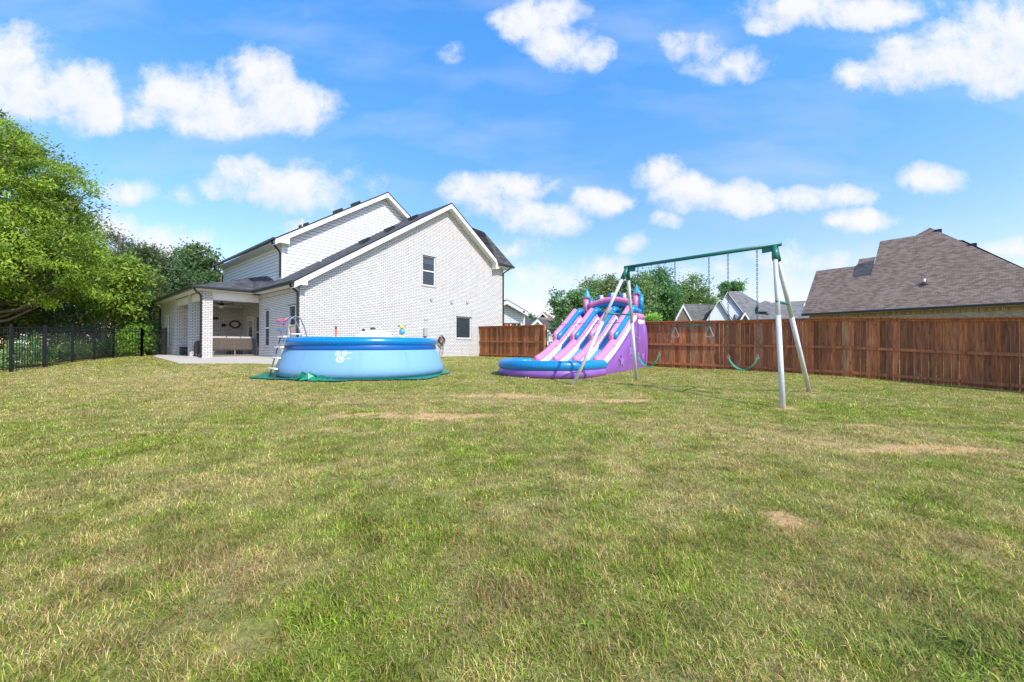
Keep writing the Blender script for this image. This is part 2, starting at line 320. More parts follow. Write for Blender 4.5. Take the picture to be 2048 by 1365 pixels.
SOIL = [(-1.3,6.0,1.3,.10,.9),(-.45,8.2,.9,.22,1.),(1.9,7.7,.9,.14,1.),(4.7,4.25,.6,.10,1.),(-1.9,5.85,.9,.16,1.),(-.9,5.75,.5,.13,.9),(-2.3,5.0,.25,.12,.6),(-.2,8.1,.7,.3,.8),(1.7,7.55,.8,.16,.6),(4.3,4.15,.8,.13,.9),(1.75,2.45,.35,.12,.8),(-.95,1.42,.10,.14,.9),(3.7,4.4,.5,.1,.5),
 (-6.5,9,1.0,.25,.35),(1.5,10.0,.35,.2,.7),(4.8,7.0,.3,.2,.8),(4.9,5.6,.5,.15,.4),(-.3,3.6,.3,.08,.4)]
DRY = [(-9,10.5,4,1.6,.8),(-5,8.5,3,1.0,.45),(-1.5,6.8,2.5,1.2,.5),(2.5,5.2,2.2,.9,.4),(4,4.3,2,.8,.5),(-12,13,3,1.2,.5),(1,8.3,2.5,.8,.45),(-1.2,1.9,.7,.3,.3),(1.2,3.2,1,.35,.35),(-2.5,3,.9,.4,.2)]
LUSH = [(-3.6,9.9,1.6,1.0,.5),(-3.3,6.2,1.2,.5,.35),(2.65,2.7,.45,.3,.7),(-.7,1.55,.32,.22,.9),(1.7,1.35,.5,.14,.8),(1.5,9.4,1.5,.4,.3),(-12,16,5,1.2,.3),(-.2,2.2,1.0,.5,.2),(1.1,4.9,.6,.3,.4),(-.6,1.25,.6,.1,.6),(6,6.5,3,2,.25)]
def gs(L, x, y):
    r = 0
    for a, b, sx, sy, k in L: r = r + k*np.exp(-(((x-a)/sx)**2+((y-b)/sy)**2))
    return r
def lawn(x, y):      # dryness, bare soil, lushness
    soil = np.clip(gs(SOIL, x, y)*(1.0+4.2*(fbm(x, y, 6, 40, 4)-.52)) - .24, 0, 1)
    soil = np.clip(soil*2.8 + np.clip((fbm(x, y, 1.1, 77)-.68)*3, 0, .5), 0, 1)
    dry = .33 + (fbm(x, y, .8, 5)-.5)*1.0 + (fbm(x, y, 4.2, 9, 4)-.5)*1.9 + gs(DRY, x, y)*.85 - gs(LUSH, x, y)*.8
    lush = np.clip(gs(LUSH, x, y)*1.2*(fbm(x, y, 4, 23)+.4) + (fbm(x, y, 2.2, 21)-.58)*2.4, 0, 1)
    return np.clip(dry, 0, 1), soil, lush
STRAW = np.array((.68,.55,.24)); GRN = np.array((.265,.335,.045)); DGRN = np.array((.18,.205,.028)); LGRN = np.array((.33,.48,.05)); CLAY = np.array((.66,.39,.20)); GREYG=np.array((.31,.29,.12)); RUST=np.array((.46,.27,.09))
xs = np.concatenate([np.array([-900,-300,-120,-60,-40,-30]), np.arange(-26, 20.01, .16), np.array([24,30,40,60,120,300,900])])
ys = np.concatenate([np.array([-300,-60,-20,-8,-3]), np.arange(-1, 26.01, .16), np.array([28,32,38,46,60,120,300,1200,2800])])
GX, GY = np.meshgrid(xs, ys); gx = GX.ravel(); gy = GY.ravel(); gzv = gz(gx, gy) - .0
nx, ny = len(xs), len(ys)
me = bpy.data.meshes.new('ground')
idx = np.arange(nx*ny).reshape(ny, nx); fq = np.stack([idx[:-1,:-1], idx[:-1,1:], idx[1:,1:], idx[1:,:-1]], -1).reshape(-1,4)
def fast_mesh(name, V, Fq, mat_, cols=None, smooth=False):
    me = bpy.data.meshes.new(name); V = np.asarray(V, np.float32); Fq = np.asarray(Fq, np.int32); k = Fq.shape[1]
    me.vertices.add(len(V)); me.vertices.foreach_set('co', V.ravel())
    me.loops.add(Fq.size); me.loops.foreach_set('vertex_index', Fq.ravel())
    me.polygons.add(len(Fq)); me.polygons.foreach_set('loop_start', np.arange(0, Fq.size, k, dtype=np.int32))
    me.polygons.foreach_set('loop_total', np.full(len(Fq), k, np.int32))
    if smooth: me.polygons.foreach_set('use_smooth', np.ones(len(Fq), bool))
    me.update(calc_edges=True); me.materials.append(mat_)
    o = bpy.data.objects.new(name, me); COL.objects.link(o)
    if cols is not None: set_col(o, np.c_[cols, np.ones(len(cols))])
    return o
dr, so_, lu = lawn(gx, gy); mix = lambda a, b, t: a*(1-t[:,None]) + b*t[:,None]
gc = mix(np.tile(GRN*.72, (len(gx),1)), STRAW*.62, np.clip(dr*.9+.1,0,1)); gc = mix(gc, LGRN*.75, lu*.5); gc = mix(gc, CLAY, so_)  # greens and straw darker than the blades, for the shade between them
def groundmat():
    m = attr_mat('lawn_ground', .95, 0, .1); t = m.node_tree; p = t.nodes['Principled BSDF']
    a = [n for n in t.nodes if n.type == 'ATTRIBUTE'][0]; c = t.nodes.new('ShaderNodeTexCoord')
    n = t.nodes.new('ShaderNodeTexNoise'); n.inputs['Scale'].default_value=22; n.inputs['Detail'].default_value=10; n.inputs['Roughness'].default_value=.75; t.links.new(c.outputs['Object'], n.inputs['Vector'])
    k = t.nodes.new('ShaderNodeMapRange'); k.inputs['From Min'].default_value=.3; k.inputs['From Max'].default_value=.7; k.inputs['To Min'].default_value=.45; k.inputs['To Max'].default_value=1.35
    t.links.new(n.outputs['Fac'], k.inputs['Value'])
    sc = t.nodes.new('ShaderNodeVectorMath'); sc.operation='SCALE'; t.links.new(a.outputs['Color'], sc.inputs[0]); t.links.new(k.outputs[0], sc.inputs['Scale']); t.links.new(sc.outputs[0], p.inputs['Base Color'])
    b = t.nodes.new('ShaderNodeBump'); b.inputs['Strength'].default_value=.8; b.inputs['Distance'].default_value=.03; t.links.new(n.outputs['Fac'], b.inputs['Height']); t.links.new(b.outputs[0], p.inputs['Normal'])
    return m
gnd = fast_mesh('ground', np.c_[gx, gy, gzv], fq, groundmat(), gc, True); tag(gnd, kind='structure')

# ------------------------------------------------------------------ the white brick house (local x = along the gable, y = away along its side)
HA = Vector((-.7631, .6462)); P0 = Vector((-8.72, 16.32))
house = empty('brick_house', (P0.x, P0.y, 0), math.atan2(.7631, .6462), 'two storey white brick house with charcoal roof and covered back porch', 'house')
def hw(x, y, z=0): return Vector((P0.x + .6462*x + HA.x*y, P0.y + .7631*x + HA.y*y, z))   # house local to world
def wall_poly(outer, holes, plane, pos, inward, reveal=.09):
    """outer/holes in (a, z); plane 'y' => y const, a is x ; plane 'x' => x const, a is y"""
    mb = MB(); P = (lambda a, z, d=0: Vector((a, pos+inward*d, z))) if plane == 'y' else (lambda a, z, d=0: Vector((pos+inward*d, a, z)))
    loops = [[P(*q) for q in outer]] + [[P(*q) for q in h] for h in holes]
    flat = [p for l in loops for p in l]
    mb.add(flat, [tuple(q) for q in tessellate_polygon(loops)])
    for h in holes:
        n = len(h); mb.add([P(*q) for q in h] + [P(q[0], q[1], reveal) for q in h], [(i,(i+1)%n,(i+1)%n+n,i+n) for i in range(n)])
    return mb
def rect(a0, a1, z0, z1): return [(a0,z0),(a1,z0),(a1,z1),(a0,z1)]
def window(plane, pos, inward, a0, a1, z0, z1, parent, bar=True, blind=None, rec=0.):
    """frame with sash bar, glass, sill, dark room behind"""
    def bx(mb, u0, u1, d0, d1, w0, w1):
        d0, d1 = sorted((pos+inward*(d0-rec), pos+inward*(d1-rec)))
        return mb.box(u0,u1,d0,d1,w0,w1) if plane == 'y' else mb.box(d0,d1,u0,u1,w0,w1)
    fw = .045; f = MB()
    bx(f,a0,a0+fw,.05,.12,z0,z1); bx(f,a1-fw,a1,.05,.12,z0,z1); bx(f,a0+fw,a1-fw,.05,.12,z0,z0+fw); bx(f,a0+fw,a1-fw,.05,.12,z1-fw,z1)
    w = f.build('window', M['white'], parent)
    if bar: bx(MB(),a0+fw,a1-fw,.055,.11,(z0+z1)/2-.03,(z0+z1)/2+.03).build('sash_bar', M['white'], w)
    bx(MB(),a0+fw,a1-fw,.085,.09,z0+fw,z1-fw).build('pane', M['glass'], w)
    bx(MB(),a0-.05,a1+.05,-.03,.06,z0-.06,z0-.002).build('sill', M['brick'], w)
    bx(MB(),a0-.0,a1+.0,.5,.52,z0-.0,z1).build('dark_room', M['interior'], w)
    if blind: bx(MB(),a0+fw,a1-fw,.13,.14,z1-fw-blind*(z1-z0),z1-fw).build('blind', M['blind'], w)
    return w
GB = 0.0
RX, RZ = 7.85, 8.94; LX, LZ = -.35, 3.62; QX, QZ = 11.75, 6.29     # roof line of the gable: ridge, left eave, right end
ls = (RZ-LZ)/(RX-LX); rs = (RZ-QZ)/(QX-RX)
def lz(x): return LZ+ls*(x-LX)
def rz_(x): return RZ-rs*(x-RX)
WE = 12.61
up = rect(6.18,7.02,4.22,5.80); lo = rect(8.56,9.72,1.42,2.66)
wall_poly([(0,GB),(WE,GB),(WE,5.98),(QX,5.98),(QX,QZ-.28),(RX,RZ-.30),(0,lz(0)-.32)], [up, lo], 'y', 0, 1).build('gable_wall', M['brick'], house)
window('y',0,1,6.18,7.02,4.22,5.80,house,True,.22)
window('y',0,1,8.56,9.72,1.42,2.66,house,False)
# lintels (dark steel line) over the gable windows
for a0,a1,z in ((6.13,7.12,5.80),(8.52,9.80,2.66)): MB().box(a0,a1,-.006,.05,z,z+.03).build('lintel', M['interior'], house)
# side wall facing the pool, with two tall windows
s1,s2 = rect(3.36,3.98,.98,2.70), rect(.42,1.14,1.02,2.72)
wall_poly([(0,GB),(4.7,GB),(4.7,3.47),(0,3.47)], [s1,s2], 'x', 0, 1).build('side_wall', M['brick'], house)
MB().box(-.012,0,0.02,4.68,3.24,3.46).build('soldier_course', M['soldier'], house)
for r in (s1,s2): window('x',0,1,r[0][0],r[1][0],r[0][1],r[2][1],house,True,.5,rec=.045)
for a0,a1,z in ((3.30,4.05,2.70),(.36,1.20,2.72)): MB().box(-.006,.05,a0,a1,z,z+.03).build('lintel', M['interior'], house)
# far (east) wall and back so the block is closed
MB().box(WE-.1,WE-.004,.1,10,0,5.9).build('far_wall', M['brick'], house)
# porch: recessed back wall, door side wall, wing, columns, header, ceiling
BX = .88
MB().add([(BX,4.7,0),(0.0,4.7,0),(0.0,4.7,3.47),(BX,4.7,3.47)],[(0,1,2,3)]).build('porch_return', M['brick'], house)
ds, wn = rect(8.45,9.40,.5,2.6), rect(7.25,8.08,.85,2.65)
wall_poly([(4.7,0),(10.32,0),(10.32,3.47),(4.7,3.47)], [ds,wn], 'x', BX, 1).build('porch_side_wall', M['brick'], house)
window('x',BX,1,7.25,8.08,.85,2.65,house,True,rec=.045)
dr_ = MB().box(BX+.01,BX+.05,8.50,9.35,.52,2.55).build('door', M['white'], house)
MB().box(BX+.004,BX+.01,8.64,9.2,.9,2.4).build('door_pane', M['glass'], dr_)
MB().box(BX-.06,BX+.01,8.55,8.60,1.45,1.5).build('handle', M['steel'], dr_)
d_f = MB(); d_f.box(BX-.02,BX+.05,8.35,8.45,.5,2.66); d_f.box(BX-.02,BX+.05,9.40,9.5,.5,2.66); d_f.box(BX-.02,BX+.05,8.45,9.40,2.58,2.66); d_f.build('door_frame', M['white'], house)
wall_poly([(-2.22,0),(BX,0),(BX,3.47),(-2.22,3.47)], [], 'y', 10.32, 1).build('porch_back_wall', M['brick'], house)
ww = rect(11.55,12.8,.97,2.72)
wall_poly([(10.32,0),(14.3,0),(14.3,3.47),(10.32,3.47)], [ww], 'x', -2.22, 1).build('wing_wall', M['brick'], house)
w_ = window('x',-2.22,1,11.55,12.8,.97,2.72,house,True,rec=.06)
MB().box(-2.24,-2.22+.06,12.13,12.22,1.02,2.67).build('mullion', M['white'], w_)
MB().box(-2.22,3,14.29,14.4,0,3.47).build('wing_end_wall', M['brick'], house)
def column(x0,x1,y0,y1): return MB().box(x0,x1,y0,y1,.3,3.47).build('porch_column', M['brick'], house)
column(-2.24,-1.86,4.66,5.06); column(-2.24,-1.86,6.95,7.32)
hd = MB().box(-1.86,.0,4.74,4.92,3.10,3.466).build('header_beam', M['white'], house)
MB().box(-2.16,-1.98,5.06,6.95,3.10,3.466).build('header_beam', M['white'], house)
MB().box(-2.16,-1.98,7.32,10.32,3.10,3.466).build('header_beam', M['white'], house)
MB().box(-1.98,BX-.004,4.92,10.31,3.40,3.44).build('porch_ceiling', M['ceil'], house)
MB().box(-1.9,BX-.01,10.2,10.31,3.22,3.40).build('frieze_board', M['white'], house)
MB().box(-1.84,-.25,5.6,5.66,3.14,3.2).build('screen_bar', M['white'], house)
MB().box(-1.84,-.05,5.5,5.76,3.2,3.398).build('screen_box', M['greybox'], house)
# roofs --------------------------------------------------------------
T = .06
def slab(mb, pts, th=T):   # roof sheet with thickness straight down
    P = [Vector(p) for p in pts]; return mb.prism(P, (0,0,-th))
YF = -.40; YB = 11.0
mb = MB(); slab(mb, [(LX,YF,LZ),(RX,YF,RZ),(RX,YB,RZ),(LX,YB,LZ)]); slab(mb, [(RX,YF,RZ),(QX+.02,YF,QZ),(QX+.02,YB,QZ),(RX,YB,RZ)])
mr_ = mb.build('main_roof', M['shingle'], house)
# steep hip end to the right of the gable
mb = MB(); E0=(QX-.1,-.47,6.18); E1=(13.12,-.47,6.18); T1=(10.70,-.12,7.98); T0=(10.1,.5,8.3)
mb.add([E0,E1,T1,T0,(13.12,9,6.18),(10.9,9,8.3),(9.9,-.3,7.4)], [(0,1,2,3),(1,4,5,2),(2,5,3)])
mb.build('hip_roof', M['shingle'], house)
# roof vents on the ridge side
def vents(L, zf, par):
    for (x,y) in L:
        z = zf(x); m_ = MB(); m_.prism([(x-.20,y-.2,z-.09),(x+.20,y-.2,z+.17),(x+.14,y-.2,z+.28),(x-.24,y-.2,z+.05)], (0,.4,0)); m_.build('roof_vent', M['black'], par)
vents([(6.3,1.0),(4.9,1.1),(3.55,1.2)], lz, mr_)
MB().tube([(2.0,2.6,lz(2.0)-.1),(2.0,2.6,lz(2.0)+.3)], .05, 8).build('vent_pipe', M['white'], mr_)
# rake boards, soffits, eave returns (white), drip edge (black)
def rake(pts, y, parent, h=.24, th=.03):      # board hanging under the roof edge, pts in (x, z)
    for i in range(len(pts)-1):
        (xa,za),(xb,zb) = pts[i],pts[i+1]
        MB().prism([(xa,y,za-T),(xb,y,zb-T),(xb,y,zb-T-h),(xa,y,za-T-h)], (0,th,0)).build('rake_board', M['white'], parent)
        MB().prism([(xa,y-.012,za+.015),(xb,y-.012,zb+.015),(xb,y-.012,zb-T+.01),(xa,y-.012,za-T+.01)], (0,.011,0)).build('drip_edge', M['black'], parent)
rake([(LX,LZ),(RX,RZ),(QX,QZ)], YF, house)
for (xa,za,xb,zb) in ((LX,LZ,RX,RZ),(RX,RZ,QX,QZ)):
    MB().prism([(xa,YF+.03,za-T-.2),(xb,YF+.03,zb-T-.2),(xb,YF+.03,zb-T-.235),(xa,YF+.03,za-T-.235)], (0,.368,0)).build('rake_soffit', M['white'], house)
MB().prism([(LX,YF-.004,3.47),(.15,YF-.004,3.47),(.15,YF-.004,lz(.15)-.2),(LX,YF-.004,LZ-T)], (0,.40,0)).build('eave_return', M['white'], house)
MB().prism([(QX-.25,YF-.004,QZ-.5),(QX+.05,YF-.004,QZ-.42),(QX+.05,YF-.004,QZ-.1),(QX-.25,YF-.004,QZ-.1+.17)], (0,.40,0)).build('eave_return', M['white'], house)
# right eave: soffit + gutter on the hip end
MB().box(QX,13.05,-.43,0,5.99,6.04).build('eave_soffit', M['white'], house)
MB().box(QX-.1,13.15,-.54,-.43,6.04,6.17).build('gutter', M['black'], house, bevel=.02)
MB().box(WE-.0,13.05,0,9,5.99,6.04).build('eave_soffit', M['white'], house)
def downspout(pts, parent=house): return MB().tube(pts, .042, 8).build('downspout', M['black'], parent, smooth=False)
downspout([(12.75,-.48,6.05),(12.72,-.42,5.93),(12.58,-.07,5.72),(12.57,-.05,5.6),(12.57,-.05,.3)])
# side eave with gutter, soffit
MB().box(LX+.02,0,YF+.02,4.3,3.47,3.50).build('eave_soffit', M['white'], house)
MB().box(-.44,-.33,YF,4.30,3.50,3.625).build('gutter', M['black'], house, bevel=.02)
downspout([(-.38,-.05,3.5),(-.36,-.02,3.42),(-.07,.06,3.22),(-.055,.06,3.1),(-.055,.06,.3)])
# porch and wing roof
PX,PY,PE = -2.6,4.3,3.60
mb = MB(); H_=(.54,7.44,4.70); Tp=(.54,5.3,4.54); V_=(.54,4.35,4.22); J=(-.35,4.3,3.60); J2=(-.36,4.28,3.61)
mb.add([(PX,PY,PE),J,H_,Tp,V_,(PX,14.45,PE),(.54,11.3,4.70),(1.6,14.45,PE)], [(0,1,2),(1,3,2),(1,4,3),(0,2,6,5),(5,6,7)])
mb.build('porch_roof', M['shingle'], house)
MB().box(PX,-.33,PY,PY+.42,3.47,3.50).build('eave_soffit', M['white'], house)
MB().box(PX,-2.22,PY+.42,14.4,3.47,3.50).build('eave_soffit', M['white'], house)
MB().box(PX+.0,PX+.02,PY+.02,14.4,3.47,3.57).build('fascia', M['white'], house)
MB().box(PX-.10,-.45,PY-.11,PY,3.50,3.62).build('gutter', M['black'], house, bevel=.02)
MB().box(PX-.11,PX,PY,14.5,3.50,3.62).build('gutter', M['black'], house, bevel=.02)
downspout([(-2.6,4.25,3.5),(-2.58,4.3,3.42),(-2.32,4.60,3.25),(-2.3,4.6,3.1),(-2.3,4.6,.42)])
downspout([(-2.63,14.2,3.5),(-2.6,14.15,3.4),(-2.28,14.2,3.2),(-2.28,14.2,.3)])
# upper siding block
UY = 3.4; UX=.54
ulx,ulz = .12,6.0; urx,urz = 5.99,9.85; uqx,uqz = 7.9,8.58
us = (urz-ulz)/(urx-ulx); uq = (urz-uqz)/(uqx-urx)
wall_poly([(UX,3.9),(uqx-.2,8.2),(uqx-.2,8.45),(urx,urz-.28),(UX,ulz+us*(UX-ulx)-.3)], [], 'y', UY, 1).build('upper_gable_wall', M['siding'], house)
wall_poly([(UY,3.6),(12.8,3.6),(12.8,5.86),(UY,5.86)], [], 'x', UX, 1).build('upper_side_wall', M['siding'], house)
MB().box(UX-.02,UX+.14,UY-.02,UY-.001,3.9,5.85).build('corner_board', M['white'], house)
MB().box(UX+.1,9,12.7,12.8,3.6,5.86).build('upper_back_wall', M['siding'], house)
mb = MB(); slab(mb, [(ulx,UY-.4,ulz),(urx,UY-.4,urz),(urx,13.2,urz),(ulx,13.2,ulz)]); slab(mb, [(urx,UY-.4,urz),(uqx,UY-.4,uqz),(12.2,UY+.2,urz-uq*6.2),(12.2,13.2,urz-uq*6.2),(urx,13.2,urz)])
ur_ = mb.build('upper_roof', M['shingle'], house)
rake([(ulx,ulz),(urx,urz),(uqx,uqz)], UY-.4, house)
for (xa,za,xb,zb) in ((ulx,ulz,urx,urz),(urx,urz,uqx,uqz)):
    MB().prism([(xa,UY-.37,za-T-.2),(xb,UY-.37,zb-T-.2),(xb,UY-.37,zb-T-.235),(xa,UY-.37,za-T-.235)], (0,.368,0)).build('rake_soffit', M['white'], house)
MB().prism([(ulx,UY-.404,5.82),(ulx+.62,UY-.404,5.82),(ulx+.62,UY-.404,ulz+us*.62-.2),(ulx,UY-.404,ulz-T)], (0,.4,0)).build('eave_return', M['white'], house)
MB().box(ulx+.02,UX,UY-.38,13.1,5.86,5.89).build('eave_soffit', M['white'], house)
MB().box(ulx-.11,ulx+.0,UY-.42,13.2,5.90,6.02).build('gutter', M['black'], house, bevel=.02)
downspout([(ulx-.05,UY-.1,5.9),(ulx,UY,5.8),(UX-.1,UY+.1,5.55),(UX-.05,UY+.1,5.4),(UX-.05,UY+.1,4.3)])
downspout([(ulx-.05,13.0,5.9),(ulx,13.0,5.8),(UX-.1,12.85,5.5),(UX-.05,12.85,5.4),(UX-.05,12.85,4.6)])
vents([(4.9,4.6),(3.9,4.7),(2.6,6.0)], lambda x: ulz+us*(x-ulx), ur_)
MB().tube([(1.9,4.5,ulz+us*1.8-.1),(1.9,4.5,ulz+us*1.8+.45)], .03, 6).build('vent_pipe', M['white'], ur_)
# little wall fittings of the gable
for x,z in ((6.74,3.50),(8.17,3.46),(9.39,3.56)):
    MB().box(x-.07,x+.07,-.07,-.002,z-.08,z+.08).build('wall_vent', M['greybox'], house, bevel=.02)
eb = MB().box(6.22,6.42,-.11,-.002,1.50,1.92).build('meter_box', M['greybox'], house, bevel=.01)
MB().box(6.27,6.36,-.10,-.01,1.25,1.50).build('conduit', M['black'], eb)
MB().box(6.28,6.50,-.03,-.002,2.33,2.39).build('wall_vent', M['greybox'], house)
# patio slab (sloping a little outwards)
pp = [hw(-2.3,4.62,.50), hw(0,4.7,.50), hw(0,1.8,.47), Vector((-8.75,15.0,.385)), Vector((-9.6,14.85,.375)), Vector((-12.3,14.7,.375)), Vector((-14.2,16.4,.43)), Vector((-17.2,19.1,.49)), hw(-2.3,14.4,.50)]
pin = [hw(-2.2,10.3,.505), hw(.77,10.3,.505), hw(.77,4.7,.505), hw(0,4.7,.504)]
mb = MB(); pl = pp[:1]; c_ = hw(-1.8,5.5,.505)
ring_ = [hw(.87,10.3,.505),hw(.87,4.72,.505),hw(0,4.70,.503)] + pp[2:8] + [hw(-2.3,14.4,.50), hw(-2.25,10.3,.505)]
n_ = len(ring_); mb.add([c_]+ring_+[p-Vector((0,0,.25)) for p in ring_], [(0,1+i,1+(i+1)%n_) for i in range(n_)]+[(1+i,1+(i+1)%n_,1+n_+(i+1)%n_,1+n_+i) for i in range(n_)])
tag(mb.build('patio', M['concrete']), kind='structure')
# ------------------------------------------------------------------ porch furniture
HR = house.rotation_euler.z
def hthing(name, x, y, z, label, cat, group=None, rz=0):
    return empty(name, hw(x,y,z), HR+rz, label, cat, group)
sf = hthing('wicker_sofa', -.86, 5.35, .505, 'long grey wicker sofa with three pale cushions seen from behind on the porch', 'sofa')
MB().prism([(-.88,-.03,.32),(.88,-.03,.32),(.88,-.15,.86),(-.88,-.15,.86)], (0,.06,0)).build('backrest', M['wicker'], sf)
MB().box(-.88,.88,0,.75,.28,.36).build('seat', M['wicker'], sf)
for i in range(3): MB().box(-.86+i*.575,-.30+i*.575,.0,.14,.5,.94).build('back_cushion', M['cushion'], sf, bevel=.04)
for s in (-1,1):
    MB().box(s*.93-.04,s*.93+.04,-.12,.72,.58,.63).build('armrest', M['frame'], sf)
    for y in (-.08,.68): MB().box(s*.93-.03,s*.93+.03,y-.03,y+.03,0,.58).build('leg', M['frame'], sf)
MB().box(-.9,.9,-.09,-.05,.03,.07).build('stretcher', M['frame'], sf)
ct = hthing('coffee_table', -.9, 7.0, .505, 'low pale slatted coffee table behind the wicker sofa', 'table')
MB().box(-.5,.5,-.3,.3,.34,.38).build('tabletop', M['wood_table'], ct)
for sx in (-.45,.45):
    for sy in (-.25,.25): MB().box(sx-.03,sx+.03,sy-.03,sy+.03,0,.34).build('leg', M['frame'], ct)
for i,(x,y) in enumerate(((.1,9.0),(.35,7.9))):
    ch = hthing('porch_chair', x, y, .505, ['dark metal porch chair near the back corner of the porch','dark metal porch chair closest to the white porch door'][i], 'chair', 'dark chairs on the porch', rz=-.5)
    MB().box(-.25,.25,-.25,.25,.4,.45).build('seat', M['darkbox'], ch); MB().box(-.25,.25,.2,.25,.45,.85).build('backrest', M['darkbox'], ch)
    for sx in (-.22,.22):
        for sy in (-.22,.22): MB().box(sx-.02,sx+.02,sy-.02,sy+.02,0,.4).build('leg', M['darkbox'], ch)
mi = hthing('oval_mirror', .48, 10.28, 2.25, 'oval wall mirror with dark frame hanging on the porch brick wall', 'mirror')
ov = [(.25*math.cos(a), -.02, .19*math.sin(a)) for a in np.linspace(0,2*math.pi,28,endpoint=False)]
MB().tube(ov, .036, 8, closed=True).build('frame', M['decor'], mi); MB().prism([(x*.95,-.01,z*.95) for x,_,z in ov], (0,.02,0)).build('glass', M['mirror'], mi)
tag(MB().box(-.5,-.05,-.03,.0,-.06,.06).build('wall_sign', M['decor']), 'small dark wooden wall sign beside the porch column', 'sign')
o = bpy.data.objects['wall_sign']; o.location = hw(-.28,10.29,2.56); o.rotation_euler=(0,0,HR)
o = MB().box(-.09,.09,-.08,.0,-.08,.09).build('wall_speaker', M['decor'], bevel=.01); tag(o, 'small black box on the porch wall left of the mirror', 'speaker'); o.location = hw(-.08,10.29,2.18); o.rotation_euler=(0,0,HR)
fn = hthing('ceiling_fan', -.9, 7.3, 3.4, 'dark ceiling fan with pale light bowl under the porch ceiling', 'ceiling fan')
MB().tube([(0,0,0),(0,0,-.2)], .02, 8).build('rod', M['decor'], fn); MB().lathe([(.0,-.2),(.1,-.22),(.12,-.28),(.08,-.34),(0,-.34)], 16).build('motor', M['decor'], fn, True)
MB().lathe([(.0,-.47),(.08,-.45),(.11,-.40),(.11,-.345),(0,-.345)], 16).build('light_bowl', M['pvc'], fn, True)
for k in range(5):
    a = k*2*math.pi/5+.3; MB().bar((.1*math.cos(a),.1*math.sin(a),-.27),(.66*math.cos(a),.66*math.sin(a),-.25),.12,.012).build('blade', M['decor'], fn)
o = MB(); o.box(-.16,.16,-.25,.25,.06,.40); o.box(-.18,.18,-.27,.27,.40,.44)
o2 = empty('storage_cabinet', hw(-1.90,9.9,.505), HR, 'dark low storage cabinet against the wing wall of the porch', 'cabinet'); o.build('carcass', M['darkbox'], o2, bevel=.01)
MB().box(-.02,.02,-.265,-.25,.22,.3).build('handle', M['steel'], o2)
for sx in (-.12,.12): MB().box(sx-.03,sx+.03,-.2,.2,0,.06).build('foot', M['darkbox'], o2)
gr_ = empty('grill', hw(-1.98,6.1,.505), HR, 'dark covered grill cart standing between the two brick porch columns', 'grill')
MB().box(-.22,.22,-.3,.3,.12,.52).build('cart', M['darkbox'], gr_, bevel=.01)
MB().tube([(0,-.32,.56),(0,.32,.56)],.20,14).build('lid', M['darkbox'], gr_, True)
MB().tube([(-.2,-.2,.66),(-.24,0,.68),(-.2,.2,.66)],.012,6).build('handle', M['steel'], gr_)
for sx in (-.18,.18):
    for sy in (-.25,.25): MB().box(sx-.02,sx+.02,sy-.02,sy+.02,0,.12).build('leg', M['darkbox'], gr_)
o2 = empty('plant_pot', hw(-.05,8.6,.505), HR, 'leafy green plant in a dark pot near the porch corner', 'potted plant')
MB().lathe([(0,0),(.14,0),(.2,.4),(.17,.4),(.15,.3),(0,.3)],16).build('pot', M['darkbox'], o2, True)
mb = MB()
for k in range(70):
    a = random.uniform(0,6.28); r=random.uniform(.05,.35); z=random.uniform(.4,.95); c=Vector((r*math.cos(a),r*math.sin(a),z)); d=Vector((math.cos(a),math.sin(a),random.uniform(-.3,.7))).normalized()*.14; s=d.cross(Vector((0,0,1))).normalized()*.04
    mb.add([c-d*.2,c+s+d*.4,c+d,c-s+d*.4],[(0,1,2,3)])
mb.build('foliage', M['plant'], o2)
# things on the house wall behind the pool
hr_ = empty('hose_hanger', hw(7.33,-.08,1.3), HR, 'coiled brown hoses and cords hanging on the brick wall by the pool rim', 'hose')
MB().box(-.08,.08,.0,.075,-.1,.1).build('bracket', M['greybox'], hr_)
for k in range(7):
    r = random.uniform(.15,.24); cx=random.uniform(-.05,.05); cz=random.uniform(-.05,.05)
    MB().tube([(cx+r*.8*math.cos(a), -.04-.015*k, cz+r*math.sin(a)) for a in np.linspace(0,2*math.pi,18,endpoint=False)], .014, 6, closed=True).build('coil', M['hose'], hr_, True)
for x in (-.1,.05,.12): MB().tube([(x,-.06,-.1),(x+.03,-.07,-.45),(x-.02,-.05,-.8)], .011, 6).build('cord', M['hose'], hr_, True)

